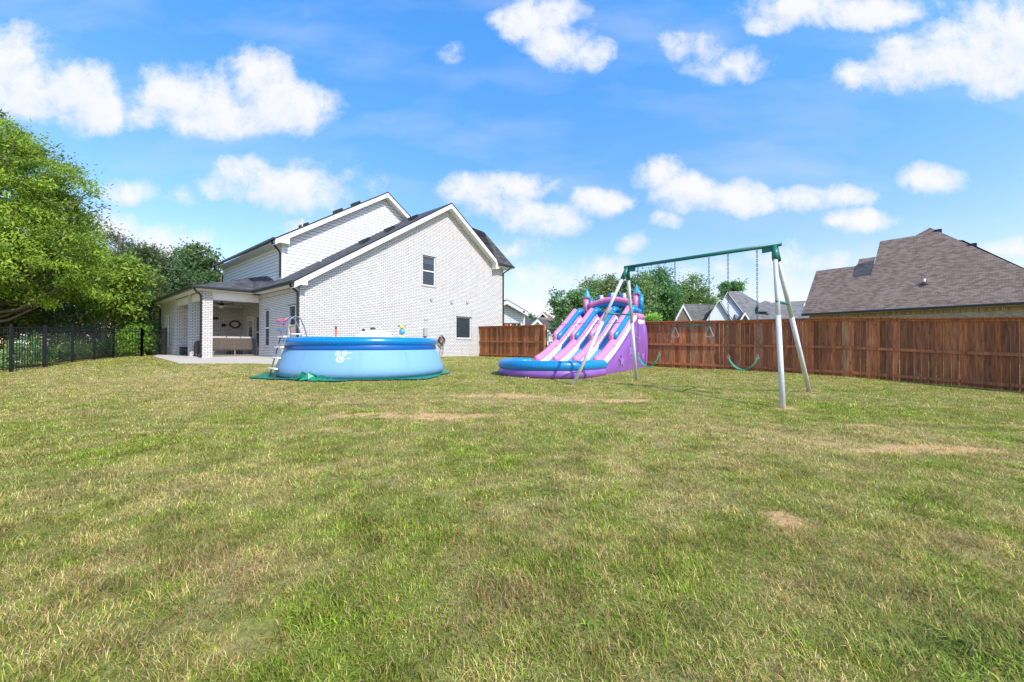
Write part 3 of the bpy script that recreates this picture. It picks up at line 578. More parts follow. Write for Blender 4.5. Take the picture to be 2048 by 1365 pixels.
# ------------------------------------------------------------------ fences
def color_boards(mb, cols): return np.repeat(np.array(cols), 8, axis=0)
def wood_run(pts, root, H=1.83, side=1, posts_at=None, cap=True):
    """pts: world polyline (x,y). rails, posts towards the side*left normal; boards behind."""
    for i in range(len(pts)-1):
        a, b = Vector(pts[i]), Vector(pts[i+1]); L = (b-a).length; d = (b-a)/L; n = Vector((-d.y, d.x))*side
        nb = max(1, int(round(L/.145))); V=[]; Fc=[]; Cc=[]
        for k in range(nb):
            c0 = a+d*(L*k/nb + random.uniform(.001,.004)); c1 = a+d*(L*(k+1)/nb - random.uniform(.001,.006)*(1.6 if random.random()<.3 else .6))
            zb = g1(*((c0+c1)/2))+.01; zt0 = g1(a.x,a.y); zt1=g1(b.x,b.y); zt = zt0+(zt1-zt0)*(k+.5)/nb+H-.04
            j = random.uniform(-.003,.003); sh = random.uniform(.5,1.35); hue = random.uniform(-.25,.25)
            c = (.40*sh*(1+.1*hue), .142*sh*(1-.1*hue), .06*sh*(1-.5*hue)); o0=len(V)
            if random.random()<.05: c=(.33*sh,.17*sh,.09*sh)
            for p in (c0-n*(.0+j), c1-n*(.0+j), c1-n*(.018+j), c0-n*(.018+j)): V += [(p.x,p.y,zb)]
            for p in (c0-n*(.0+j), c1-n*(.0+j), c1-n*(.018+j), c0-n*(.018+j)): V += [(p.x,p.y,zt)]
            Fc += [tuple(q+o0 for q in f) for f in ((0,3,2,1),(4,5,6,7),(0,1,5,4),(1,2,6,5),(2,3,7,6),(3,0,4,7))]; Cc += [c]*8
        m_=MB(); m_.v=V; m_.f=Fc; o=m_.build('board_panel', M['wood'], root); set_col(o, [(*c,1) for c in Cc])
        z0,z1 = g1(a.x,a.y),g1(b.x,b.y); W_=(.42,.155,.07,1)
        for h in (.14,.90,1.0*H-.16) if True else ():
            if h > H-.2: continue
            p0=a+n*.022; p1=b+n*.022
            m_=MB().bar((p0.x,p0.y,z0+h),(p1.x,p1.y,z1+h),.04,.085); o=m_.build('rail', M['wood'], root); set_col(o,[W_]*8)
        if cap:
            p0=a+n*.03-d*.01; p1=b+n*.03+d*.01
            m_=MB().bar((p0.x,p0.y,z0+H-.02),(p1.x,p1.y,z1+H-.02),.15,.038); o=m_.build('cap_board', M['wood'], root); set_col(o,[(.42,.155,.065,1)]*8)
            p0=a+n*.018; p1=b+n*.018
            m_=MB().bar((p0.x,p0.y,z0+H-.075),(p1.x,p1.y,z1+H-.075),.03,.07); o=m_.build('fascia_board', M['wood'], root); set_col(o,[W_]*8)
wf = empty('wooden_fence', (9,12,0), 0, 'long reddish stained cedar fence with three rails running along the right side of the lawn', 'fence')
inv = Matrix.Translation((-9,-12,0))
pts_r = [(4.2,17.6),(5.5,16.4),(8.0,14.75),(10.2,12.3),(11.83,10.72),(12.55,9.3),(13.9,6.6)]
wood_run(pts_r, wf, side=-1)
for o in [x for x in bpy.data.objects if x.parent == wf]: o.data.transform(inv)
wf2 = empty('wooden_fence', (-.2,22.9,0), 0, 'short stained cedar fence panel run from the brick wall to the iron gate', 'fence')
la, lb = Vector((-2.08,24.35)), Vector((1.72,21.4))
wood_run([tuple(la), tuple(lb)], wf2, side=-1)
dd=(lb-la).normalized(); 
m_=MB().bar((lb.x+.03,lb.y-.03,.2),(lb.x+.03,lb.y-.03,2.16),.1,.1,up=(1,0,0)); o=m_.build('post', M['wood'], wf2); set_col(o,[(.40,.15,.06,1)]*8)
for o in [x for x in bpy.data.objects if x.parent == wf2]: o.data.transform(Matrix.Translation((.2,-22.9,0)))
def iron_run(pts, root, H=1.5, sp=.115, off=(0,0), post_every=1.8):
    for i in range(len(pts)-1):
        a, b = Vector(pts[i]), Vector(pts[i+1]); L=(b-a).length; n=max(1,int(round(L/sp)))
        za,zb=g1(a.x,a.y),g1(b.x,b.y); P=lambda t,h: (a.x+(b.x-a.x)*t-off[0], a.y+(b.y-a.y)*t-off[1], za+(zb-za)*t+h)
        m_=MB()
        for k in range(1,n): m_.bar(P(k/n,.05),P(k/n,H-.03),.014,.014,up=(1,0,0))
        for h in (.12,H-.18,H-.02): m_.bar(P(0,h),P(1,h),.03,.035)
        m_.build('picket_panel', M['iron'], root)
    for i,p in enumerate(pts):
        z=g1(*p); m_=MB().bar((p[0]-off[0],p[1]-off[1],z-.1),(p[0]-off[0],p[1]-off[1],z+H+.05),.065,.065,up=(1,0,0)); m_.build('post', M['iron'], root)
ipts=[(-18.6,9.0),(-17.4,11.2),(-16.55,13.2),(-16.75,15.1),(-17.5,17.6),(-18.3,20.0),(-18.6,22.0),(-18.9,23.2)]
# positions measured on the photo: posts at bearings 22,90,145,188,226,283
def ground_at(u, Y): return ((u-1024)/F*Y, Y)
ipts=[(-16.2,10.6),ground_at(22,13.2),ground_at(90,14.6),ground_at(145,16.6),ground_at(189,18.5),ground_at(227,20.4),ground_at(283,21.3)]
ife = empty('iron_fence', (-17,16,0), 0, 'long black iron picket fence along the left edge of the lawn', 'fence')
iron_run(ipts, ife, off=(-17,16))
gp = [ipts[-1], tuple(hw(-3.0,13.6)[:2]), tuple(hw(-2.5,11.0)[:2])]
ig = empty('iron_gate', (gp[1][0],gp[1][1],0), 0, 'black iron gate section joining the fence to the porch wing', 'gate')
iron_run(gp, ig, off=gp[1])
MB().box(-.05,.05,-.06,.06,1.2,1.35).build('latch', M['iron'], ig)
ife2 = empty('iron_fence', (3.4,21,0), 0, 'short black iron picket fence between the cedar panel and the slide', 'fence')
iron_run([(1.85,21.3),(3.4,20.8),(5.1,20.4),(6.8,19.9)], ife2, H=1.6, off=(3.4,21))

# ------------------------------------------------------------------ pool
PC = (-5.05,13.65); pz0 = .045
pool = empty('inflatable_pool', (PC[0],PC[1],pz0), 0, 'round light blue above ground pool with dark blue inflated rim', 'pool')
MB().lathe([(2.40,0),(2.55,.03),(2.64,.12),(2.66,.22),(2.62,.36),(2.53,.58),(2.44,.75),(2.39,.85)], 96).build('wall', M['poolblue'], pool, True)
MB().lathe([(2.395,.845),(2.405,.87),(2.40,.95),(2.36,1.04)], 96).build('collar', M['collar'], pool, True)
tor=[(2.30+.145*math.cos(a),1.10+.135*math.sin(a)) for a in np.linspace(0,2*math.pi,17)]
MB().lathe(tor, 96).build('rim', M['rimblue'], pool, True)
MB().lathe([(2.25,1.05),(2.3,.5),(2.35,.02),(0,.02)], 64).build('liner', M['poolblue'], pool, True)
MB().lathe([(2.2,1.02),(0,1.02)], 64).build('water', M['water'], pool)
pr = MB()     # printed warning signs, on the curved wall
def onwall(ang, z):    # ang = metres along the wall from the measured centre
    zz = np.interp(z, [0,.03,.12,.22,.36,.58,.78,.90],[2.40,2.55,2.64,2.66,2.62,2.53,2.44,2.38])+.006
    base = math.atan2(-.92,-.39) ; th = base + ang/2.55 - .02
    base = math.atan2(10.62-13.65,-4.45+0-(-5.05))
    th = math.atan2(-2.5,-.35)+.20+ang/2.55
    return (zz*math.cos(th), zz*math.sin(th), z)
def ringprint(mb, a0, z0, r, w, n=20, rz=1.0):
    V=[];
    for k in range(n):
        t=2*math.pi*k/n
        V += [onwall(a0+r*math.cos(t), z0+rz*r*math.sin(t)), onwall(a0+(r-w)*math.cos(t), z0+rz*(r-w)*math.sin(t))]
    mb.add(V, [(2*k,(2*k+2)%(2*n),(2*k+3)%(2*n),2*k+1) for k in range(n)])
for cx,cz in ((0,.76),(.19,.76)):
    ringprint(pr,cx,cz,.075,.014); ringprint(pr,cx,cz,.036,.022,12)
for k in range(9):
    t=2*math.pi*k/9; ringprint(pr,.09+.095*math.cos(t),.60+.07*math.sin(t),.026,.014,8)
ringprint(pr,.09,.62,.04,.03,10)
for (x0,x1,z) in ((.28,.40,.775),(.28,.36,.755),(.24,.40,.625),(.24,.36,.60)):
    V=[onwall(x,zz) for x in np.linspace(x0,x1,5) for zz in (z,z+.008)]; pr.add(V,[(2*i,2*i+2,2*i+3,2*i+1) for i in range(4)])
pr.build('warning_print', M['print'], pool)
# seams of the wall
for t0 in (.62,-1.1,2.0):
    sm = MB(); V=[onwall(t0+dx,z) for z in np.linspace(.2,.80,8) for dx in (0,.035)]; sm.add(V,[(2*i,2*i+1,2*i+3,2*i+2) for i in range(7)]); sm.build('seam', M['poolblue'], pool)
# tarp
tm=[]; NR=150; rows=[2.2,2.42,2.60,2.68,2.76,2.84]
V=[]
for j,r0 in enumerate(rows):
    for k in range(NR):
        a=2*math.pi*k/NR; an=math.degrees(a)%360
        ext=1+.03*math.sin(a*7)+.02*math.sin(a*17+1)
        if 175<an<235: ext*=1+.13*max(0,math.sin((an-175)/60*math.pi))
        if 300<an<345: ext*=1+.10*max(0,math.sin((an-300)/45*math.pi))
        r=r0*(1+(ext-1)*j/5); x=PC[0]+r*math.cos(a); y=PC[1]+r*math.sin(a)
        cr=math.exp(-((an-257)/11)**2)
        b=.012+.012*abs(math.sin(a*31+j))+ cr*(.15 if j in(2,3) else .07 if j==4 else 0)*(1+.7*math.sin(a*90+j*1.3))
        if cr>.25 and j>=2: x+=.06*math.sin(a*70+j); y-=.10*cr*math.sin(a*53+j*2)
        V.append((x,y,g1(x,y)+.02+b))
Fc=[(j*NR+k,j*NR+(k+1)%NR,(j+1)*NR+(k+1)%NR,(j+1)*NR+k) for j in range(len(rows)-1) for k in range(NR)]
tp=MB().add(V,Fc).build('ground_tarp', M['tarp'], None, False); tag(tp,'crumpled green ground tarp sticking out under the pool','tarp')
# ladder
ln = Vector((-.67,-.74,0)); lt = Vector((-.74,.67,0)); LB = Vector((-6.92,11.57,0))
lad = empty('pool_ladder', (LB.x,LB.y,pz0), 0, 'grey A-frame pool ladder with white steps leaning on the left of the rim', 'ladder')
for s in (0,.46):
    o_ = lt*s
    foot=o_+Vector((0,0,-.03)); top=o_-ln*.32+Vector((0,0,1.24))
    inn=o_-ln*.95
    arch=[top, o_-ln*.36+Vector((0,0,1.55)), o_-ln*.44+Vector((0,0,1.78)), o_-ln*.58+Vector((0,0,1.88)), o_-ln*.72+Vector((0,0,1.80)), o_-ln*.82+Vector((0,0,1.58)), o_-ln*.92+Vector((0,0,1.24)), o_-ln*1.1+Vector((0,0,.1))]
    MB().tube([foot,top],.021,10).build('leg', M['steel'], lad, True)
    MB().tube(arch,.019,10).build('hand_rail', M['steel'], lad, True)
for k in range(4):
    z=.30+k*.315; p=-ln*(.32*z/1.24)
    a=p-lt*.05+Vector((0,0,z)); b=p+lt*.51+Vector((0,0,z)); MB().bar(a+ln*.03,b+ln*.03,.10,.045).build('step', M['pvc'], lad, bevel=.01)
a=-ln*.5-lt*.02+Vector((0,0,1.36)); b=a+lt*.5; MB().bar(-ln*.62+Vector((0,0,1.33)), -ln*.62+lt*.46+Vector((0,0,1.33)),.28,.03).build('platform', M['pvc'], lad, bevel=.01)
# hanging toy net
tn = empty('toy_basket', (LB.x+(lt*.50-ln*.36).x, LB.y+(lt*.50-ln*.36).y, pz0), 0, 'round pink and blue mesh toy basket hanging beside the pool ladder', 'basket')
def hoop(r,z,rr,mt,nm,dz=0): return MB().tube([(r*math.cos(a),r*math.sin(a),z+dz*math.sin(a)) for a in np.linspace(0,2*math.pi,20,endpoint=False)],rr,6,closed=True).build(nm,M[mt],tn,True)
hoop(.13,1.76,.018,'magenta','upper_hoop',.03); hoop(.12,1.69,.014,'teal','middle_hoop',.03); hoop(.14,1.46,.020,'teal','lower_hoop',.02)
mb=MB()
for k in range(10):
    a=2*math.pi*k/10; mb.tube([(.13*math.cos(a),.13*math.sin(a),1.76),(.12*math.cos(a+.2),.12*math.sin(a+.2),1.69),(.07*math.cos(a),.07*math.sin(a),1.60)],.004,4)
    mb.tube([(.14*math.cos(a),.14*math.sin(a),1.46),(.09*math.cos(a+.3),.09*math.sin(a+.3),1.38)],.005,4)
mb.build('netting', M['magenta'], tn)
for s in (-1,1): MB().tube([(.12*s,.05,1.76),(.13*s,.05,1.46),(.13*s,0,1.2)],.006,5).build('strut', M['magenta'], tn)
# items in the pool
wz = pz0+1.02
fl = empty('pool_float', (-5.25,15.15,wz), 0, 'white inflatable dome float with black valve knobs inside the pool', 'float')
MB().lathe([(.8,0),(.82,.14),(.7,.32),(.5,.45),(.3,.52),(.12,.55),(0,.555)],32).build('body', M['pvc'], fl, True)
for x,z,r in ((-.40,.50,.05),(-.05,.55,.09)): MB().lathe([(r,0),(r,.07),(r*.6,.1),(0,.1)],12,(x,0,z)).build('valve', M['decor'], fl, True)
ft = empty('inflatable_toy', (-4.15,15.0,wz+.12), 0, 'small blue and yellow inflatable toy figure standing up inside the pool', 'toy')
mb=MB().lathe([(.0,.0),(.1,.02),(.12,.12),(.09,.22),(0,.26)],12); mb.build('base', M['yellow'], ft, True)
MB().lathe([(.0,.24),(.1,.27),(.11,.36),(.08,.45),(0,.47)],12).build('body', M['skyb'], ft, True); MB().lathe([(.0,.46),(.08,.48),(.1,.54),(.07,.6),(0,.62)],12).build('head', M['yellow'], ft, True)
MB().tube([(-.14,0,.56),(0,0,.6),(.14,0,.56)],.02,6).build('ears', M['plant'], ft, True)
fp = empty('pool_thermometer_pole', (-6.15,13.9,wz-.5), 0, 'orange red pole with black tip standing up from the pool', 'pole')
MB().tube([(0,0,0),(0,0,1.02)],.035,10).build('shaft', M['red'], fp, True); MB().tube([(0,0,1.02),(0,0,1.12)],.03,10).build('tip', M['decor'], fp, True)

# ------------------------------------------------------------------ slide (local x = right, y = towards the back)
sz0=.07; SR=math.atan2(-.61,.79)
slide = empty('inflatable_slide', (2.5,12.4,sz0), SR, 'pink blue and purple castle inflatable water slide with three lanes and splash pool', 'inflatable slide')
bt=[0,.5,1.0,1.5,2,2.5,3,3.5,3.9]; bz=[.10,.13,.26,.47,.74,1.04,1.36,1.70,1.98]
def zb(t): return float(np.interp(t,bt,bz))
def prof(t0,t1,dz,n=14): return [(t, zb(t)+dz) for t in np.linspace(t0,t1,n)]
WL=-2.85
# side panels
for nm,x0,x1 in (('side_panel',-.02,.0),('side_panel',WL,WL+.02)):
    pts=[(t,zb(t)+.02) for t in np.linspace(.0,3.9,16)]
    poly=[(x0,-.2,.0)]+[(x0,t,z) for t,z in pts]+[(x0,4.75,2.02),(x0,4.82,1.2),(x0,4.8,0)]
    MB().prism(poly,(x1-x0,0,0)).build(nm, M['purple'], slide)
V=[];ns=26
for k in range(ns+1):      # softly bulging side
    t=-.15+k*(4.85+.15)/ns; top=min(1.78,zb(t)-.02)
    for q in range(7):
        f=q/6; bul=(.07*math.sin(math.pi*min(1,f*1.0+.0))**.6)*min(1,top/.9)*(1+.10*math.sin(t*5.2)); V.append((bul+.01,t,top*f))
MB().add(V,[(k*7+q,k*7+q+1,(k+1)*7+q+1,(k+1)*7+q) for k in range(ns) for q in range(6)]).build('side_cells', M['purple'], slide, True)
def starp(cy, cz, R0, n=5):
    V=[(.085,cy,cz)]
    for k in range(2*n):
        a=math.pi*k/n+.3; rr=R0 if k%2==0 else R0*.42; V.append((.088,cy+rr*math.cos(a),cz+rr*math.sin(a)))
    return MB().add(V,[(0,1+k,1+(k+1)%(2*n)) for k in range(2*n)]).build('star_print', M['lilac'], slide)
starp(2.15,.42,.26); starp(3.0,.78,.30); starp(3.75,1.2,.26); starp(4.25,.55,.2)
for i in range(3):   # lanes
    x0=-.42-.79*i; x1=x0-.47
    V=[]; 
    for t in np.linspace(.2,3.95,24): V += [(x0+.1,t,zb(t)),(x1-.1,t,zb(t))]
    MB().add(V,[(2*k,2*k+1,2*k+3,2*k+2) for k in range(23)]).build('lane', M['skyb'], slide, True)
ridx=[-.25,-1.03,-1.82,-2.60]
for i,x in enumerate(ridx):
    MB().tube([(x+.11,t,z) for t,z in prof(.35,3.95,.07)],[.09]+[.11]*13,12).build('white_rail', M['swhite'], slide, True)
    MB().tube([(x-.11,t,z) for t,z in prof(.35,3.95,.07)],[.09]+[.11]*13,12).build('white_rail', M['swhite'], slide, True)
    MB().tube([(x,t,z) for t,z in [(0.72,zb(.72)+.22)]+prof(.78,2.25,.25,10)],[.07]+[.135]*10,14).build('lower_bolster', M['pink'], slide, True)
    MB().tube([(x+.06,t,z) for t,z in prof(1.9,3.9,.20,10)],[.10]*10,12).build('pink_rail', M['pink'], slide, True)
    ub=MB().tube([(x-.05,t,z) for t,z in [(2.08,zb(2.08)+.34)]+prof(2.16,3.75,.40,8)],[.07]+[.12]*8,14); ub.tube([(x-.05,t,z) for t,z in [(2.08,zb(2.08)+.44)]+prof(2.16,3.75,.55,8)],[.06]+[.11]*8,14)
    ub.build('upper_bolster', M['pink'], slide, True)
    MB().tube([(x+.06,t,z) for t,z in [(2.14,zb(2.1)+.36)]+prof(2.20,3.75,.45,8)],[.06]+[.12]*8,14).build('bolster_side', M['sblue'], slide, True)
    MB().tube([(x+.05,3.7,zb(3.7)+.42),(x+.05,3.95,2.42),(x+.05,4.2,2.42)],[.13,.13,.13],12).build('top_bolster', M['sblue'], slide, True)
# top platform stack around the back
for nm,z,r,m_n in (('white_tier',1.88,.15,'swhite'),('pink_tier',2.10,.14,'pink'),('blue_tier',2.32,.12,'sblue')):
    pth=[(-.12,3.95,z),(-.12,4.65,z),(-1.4,4.70,z),(WL+.12,4.65,z),(WL+.12,3.95,z)]
    MB().tube(pth[:2],r,14).build(nm,M[m_n],slide,True); MB().tube(pth[1:4],r,14).build(nm,M[m_n],slide,True); MB().tube(pth[3:],r,14).build(nm,M[m_n],slide,True)
MB().box(WL+.1,-.1,3.9,4.7,1.85,1.99).build('platform', M['sblue'], slide)
MB().box(WL+.05,-.05,4.7,4.78,0,1.9).build('back_panel', M['purple'], slide)
MB().tube([(-.1,4.6,.15),(-.08,4.62,1.2),(-.1,4.6,1.85)],[.16,.18,.16],12).build('corner_cell', M['purple'], slide, True)
for x in (-.22,WL+.42):
    tw=MB().tube([(x-.03,4.4,2.30),(x-.03,4.4,3.02)],.115,16).build('tower', M['pink'], slide, True)
    MB().tube([(x+.13,4.5,2.30),(x+.13,4.5,3.0)],.11,14).build('tower_back', M['sblue'], tw, True)
    MB().tube([(x-.0,4.42,3.0),(x-.0,4.42,3.07)],.15,16).build('tower_collar', M['pink'], tw, True)
    MB().lathe([(.17,3.06),(.125,3.14),(.065,3.28),(.012,3.42),(0,3.43)],16,(x,4.42,0)).build('tower_roof', M['cyan'], tw, True)
arc=[(-.3+(WL+.82)*k/12, 4.42, 2.66+.22*math.sin(math.pi*k/12)) for k in range(13)]
MB().tube(arc,.125,14).build('arch', M['pink'], slide, True)
MB().tube([(x,y+.06,z-.17) for x,y,z in arc],.09,12).build('arch_shadow_tube', M['sblue'], slide, True)  # blue tube added to stand for the shadow under the arch
for k in (3,6,9):
    x,y,z=arc[k]; c=MB().box(x-.10,x+.10,y-.08,y+.08,z+.09,z+.27).build('crenel', M['sblue'], slide, bevel=.03)
    MB().box(x+.02,x+.13,y-.085,y+.085,z+.085,z+.275).build('crenel_side', M['swhite'], c, bevel=.03)
# straps over the lanes
MB().tube([(x,2.6,zb(2.6)+.70+.02*math.sin(x*3)) for x in np.linspace(-.1,-2.75,9)],.012,5).build('cross_strap', M['purple'], slide)
for x in (-.65,-1.42,-2.2):
    MB().tube([(x+.2,2.6,zb(2.6)+.62),(x+.12,2.5,zb(2.5)+.4),(x+.1,2.4,zb(2.4)+.25),(x+.22,2.3,zb(2.3)+.1)],.014,5).build('hanging_strap', M['strap'], slide)
# splash pool
out=[(.04,.65),(.03,.1),(-.03,-.4),(-.22,-.85),(-.6,-1.2),(-1.15,-1.42),(-1.75,-1.45),(-2.3,-1.3),(-2.78,-.98),(-3.08,-.5),(-3.18,.05),(-3.1,.45),(-2.85,.75)]
def sm_path(P,n=5):
    r=[]; 
    for i in range(len(P)-1):
        p0=P[max(i-1,0)];p1=P[i];p2=P[i+1];p3=P[min(i+2,len(P)-1)]
        for k in range(n):
            t=k/n; r.append(tuple(.5*((2*p1[j])+(-p0[j]+p2[j])*t+(2*p0[j]-5*p1[j]+4*p2[j]-p3[j])*t*t+(-p0[j]+3*p1[j]-3*p2[j]+p3[j])*t**3) for j in range(2)))
    return r+[P[-1]]
op=sm_path(out)
MB().tube([(x,y,.10) for x,y in op],.155,14).build('splash_base', M['purple'], slide, True)
MB().tube([(x,y,.34) for x,y in op],.165,14).build('splash_rim', M['sblue'], slide, True)
MB().prism([(x,y,.12) for x,y in op],(0,0,.02)).build('splash_floor', M['skyb'], slide)

# ------------------------------------------------------------------ swing set
Nn=Vector((5.29,8.0,3.06)); Ff=Vector((2.99,10.3,3.06)); swo=Vector((4.14,9.15,0))
bdir=(Ff-Nn).normalized()
sw = empty('swing_set', (swo.x,swo.y,0), 0, 'tall A-frame swing set with galvanised legs and a dark green top beam', 'swing set')
def L_(p): return Vector(p)-swo
MB().tube([L_(Nn-bdir*.12),L_(Ff+bdir*.08)],.042,16).build('top_beam', M['green'], sw, True)
legs={}
for nm,ap,bs,r in (('n1',Nn,(4.78,7.03),.045),('n2',Nn,(6.61,8.85),.045),('f1',Ff,(1.54,10.1),.045),('f2',Ff,(3.53,11.3),.045)):
    b=Vector((bs[0],bs[1],g1(*bs)-.03)); a=ap+Vector((0,0,-.02)); legs[nm]=(a,b)
    q=a+(b-a)*.07
    MB().tube([L_(a+(b-a)*.05),L_(a+(b-a)*.48)],r*.92,16).build('leg', M['galv'], sw, True)
    MB().tube([L_(a+(b-a)*.46),L_(b)],r,16).build('lower_leg', M['galv'], sw, True)
    MB().tube([L_(a),L_(a+(b-a)*.095)],r*1.25,14).build('corner_fitting', M['green'], sw, True)
for ap,s in ((Nn,1),(Ff,-1)):
    MB().bar(L_(ap-Vector((0,0,.07))),L_(ap+bdir*s*.22-Vector((0,0,.09))),.03,.09).build('gusset', M['green'], sw)
for a,b,t in (('n1','n2',.37),('f1','f2',.39)):
    p=legs[a][0]+(legs[a][1]-legs[a][0])*t; q=legs[b][0]+(legs[b][1]-legs[b][0])*t
    MB().tube([L_(p+(p-q)*.05),L_(q+(q-p)*.08)],.026,10).build('cross_brace', M['green'], sw, True)
def chain(a,b,root,r=.0048,link=.060,mt='chain',jig=0):
    a,b=Vector(a),Vector(b); L=(b-a).length; n=int(L/(link*.78)); d=(b-a)/L; m_=MB()
    x=d.cross(Vector((.3,1,.1))).normalized(); y=d.cross(x)
    for k in range(n):
        c=a+d*(L*(k+.5)/n); u=(x+y*.3).normalized() if k%2 else (y-x*.3).normalized()
        m_.tube([c+d*(link*.5*math.cos(t))+u*(link*.27*math.sin(t)) for t in np.linspace(0,2*math.pi,8,endpoint=False)],r,4,closed=True)
    return m_.build('chain', M[mt], root)
def tri(top,d,hw_,h):
    c=[top,top+d*hw_-Vector((0,0,h)),top-d*hw_-Vector((0,0,h))]; P=[]
    for i in range(3):
        a,b,e=c[i-1],c[i],c[(i+1)%3]
        for t in (.30,.14,.04): P.append(b.lerp(a,t)+((a-b)+(e-b)).normalized()*(.12-.4*t if t<.2 else 0)*hw_)
        for t in (.04,.14,.30): P.append(b.lerp(e,t)+((a-b)+(e-b)).normalized()*(.12-.4*t if t<.2 else 0)*hw_)
    return P
def beam_pt(k): return Nn+(Ff-Nn)*k-Vector((0,0,.055))
def hanger(p,root): 
    return MB().tube([p+Vector((0,0,.03)),p-Vector((0,0,.06))],.02,8).build('hanger', M['galv'], root)
def swing(k0,k1,zs,ze,label,yaw=0):
    c=(beam_pt(k0)+beam_pt(k1))/2; rt=empty('swing', (c.x,c.y,zs), 0, label, 'swing', 'belt swings hanging from the green beam'); O=Vector((c.x,c.y,zs))
    p0,p1=beam_pt(k0)-O,beam_pt(k1)-O; e0=Vector((p0.x,p0.y,ze-zs)); e1=Vector((p1.x,p1.y,ze-zs))
    for p,e in ((p0,e0),(p1,e1)):
        hanger(p,rt); chain(p-Vector((0,0,.05)),e+Vector((0,0,.06)),rt)
        MB().tube(tri(e+Vector((0,0,.07)),bdir,.028,.09),.007,6,closed=True).build('triangle_link', M['ring'], rt)
    V=[]; n=14; side=Vector((-bdir.y,bdir.x,0))*.07
    for i in range(n+1):
        t=i/n; p=e0.lerp(e1,t); z=(ze-zs)-(ze-zs)*(1-(2*t-1)**2)**.85; 
        wv=side*(1 if .12<t<.88 else .6)
        for w in (-1,1):
            for dz in (0,-.018): V.append((p.x+wv.x*w,p.y+wv.y*w,z+dz))
    Fc=[]
    for i in range(n):
        a=4*i;b=4*(i+1); Fc+=[(a,b,b+2,a+2),(a+1,a+3,b+3,b+1),(a,a+1,b+1,b),(a+2,b+2,b+3,a+3)]
    Fc+=[(0,2,3,1),(4*n,4*n+1,4*n+3,4*n+2)]
    MB().add(V,Fc).build('belt_seat', M['seat'], rt, True)
    return rt
swing(.0957,.2648,.53,.78,'green belt swing nearest the camera end of the beam')
swing(.74,.91,.52,.80,'green belt swing in front of the purple slide side')
k0,k1=.3855,.6198; c=(beam_pt(k0)+beam_pt(k1))/2; tz=1.49
tr=empty('trapeze_bar', (c.x,c.y,tz), 0, 'green trapeze bar with two metal hand rings hanging mid beam', 'trapeze'); O=Vector((c.x,c.y,tz))
es=[]
for k in (k0,k1):
    p=beam_pt(k)-O; e=Vector((p.x,p.y,.02)); es.append(e); hanger(p,tr); chain(p-Vector((0,0,.05)),e+Vector((0,0,.04)),tr)
    MB().tube(tri(e+Vector((0,0,-.03)),bdir,.095,.25),.012,8,closed=True).build('hand_ring', M['ring'], tr)
MB().tube([es[0]-bdir*.03+Vector((0,0,-.02)),es[1]+bdir*.03+Vector((0,0,-.02))],.017,10).build('bar', M['green'], tr, True)

# ------------------------------------------------------------------ neighbour house on the right (local x towards the near end, y inward)
nbh = empty('neighbour_house', (23.4,32.1,0), math.atan2(-.81,.587), 'large brown shingled house with steep hipped roof behind the right fence', 'house')
pit=1.16
def pl_(x,y): return (x,y,3.55+pit*y)
XR=18.0
front=[(0,0),(XR,0),(13.5,1.86*.0+0.9),(10.93,1.86),(8.28,4.05),(6.49,5.5),(5.76,5.04),(3.75,5.04),(3.75,3.30),(0,3.30)]
front=[(0,0),(14.5,0),(10.93,1.86),(8.28,4.05),(6.49,5.5),(5.76,5.04),(3.75,5.04),(3.75,3.30),(0,3.30)]
fr=[Vector(pl_(*q)) for q in front]; bk=[Vector((p.x, 11.2-p.y, p.z)) for p in fr]
mb=MB(); n=len(fr); mb.add(fr+bk, [tuple(q) for q in tessellate_polygon([fr])]+[tuple(i+n for i in q[::-1]) for q in tessellate_polygon([fr])]+[(i,(i+1)%n,(i+1)%n+n,i+n) for i in range(1,n)])
nr=mb.build('roof', M['bshingle'], nbh)
MB().prism([(2.70,3.34,pl_(0,3.34)[2]),(3.70,3.34,pl_(0,3.34)[2]),(3.70,3.9,8.0),(2.70,3.9,8.0)],(0,.05,0)).build('dormer_roof', M['bshingle'], nr)
MB().prism([(2.66,2.46,6.42),(3.74,2.46,6.42),(3.74,3.5,7.66),(2.66,3.32,7.46)],(0,.0,.02)).build('shaded_cricket', M['shingle'], nr)  # cricket in charcoal instead of brown, painting in the higher rake's shade
mb=MB(); mb.add([pl_(8.0,4.25),pl_(8.28,4.17),pl_(10.93,1.92),pl_(15,-1),(15,8,2.4),(8.28,8,8.3)],[(1,2,3,4,5),(0,1,5)]); mb.build('rear_roof', M['bshingle'], nr)
for (x,y) in ((6.95,5.12),(8.75,3.72)): MB().box(x-.18,x+.18,y-.02,y+.3,pl_(x,y)[2]-.3,pl_(x,y)[2]+.14).build('roof_vent', M['interior'], nr)
vp=MB().tube([(6.73,1.51,5.2),(6.73,1.51,5.62)],.06,10).build('vent_pipe', M['pvc'], nr, True); MB().lathe([(.2,5.24),(.12,5.38),(.06,5.42)],12,(6.73,1.51,0)).build('pipe_boot', M['interior'], vp, True)
MB().box(-.02,14.5,-.12,.0,3.40,3.55).build('gutter', M['interior'], nbh, bevel=.02)
MB().box(0,14.5,0,.42,3.36,3.40).build('soffit', M['tanbrick'], nbh)
MB().box(.35,14.4,.42,10.7,-.3,3.36).build('wall', M['tanbrick'], nbh)
MB().box(.36,14.3,.395,.42,3.12,3.35).build('soldier_course', brick('tan_soldier', (.42,.30,.15), (.20,.13,.07), (.10,.08,.05), .0775, .24, .008, off=0.), nbh)
MB().prism([(.33,.5,3.3),(.33,10.7,3.3),(.33,10.7-3.3,7.3),(.33,3.8,7.3)],(.02,0,0)).build('gable_end', M['redbrick'], nbh)

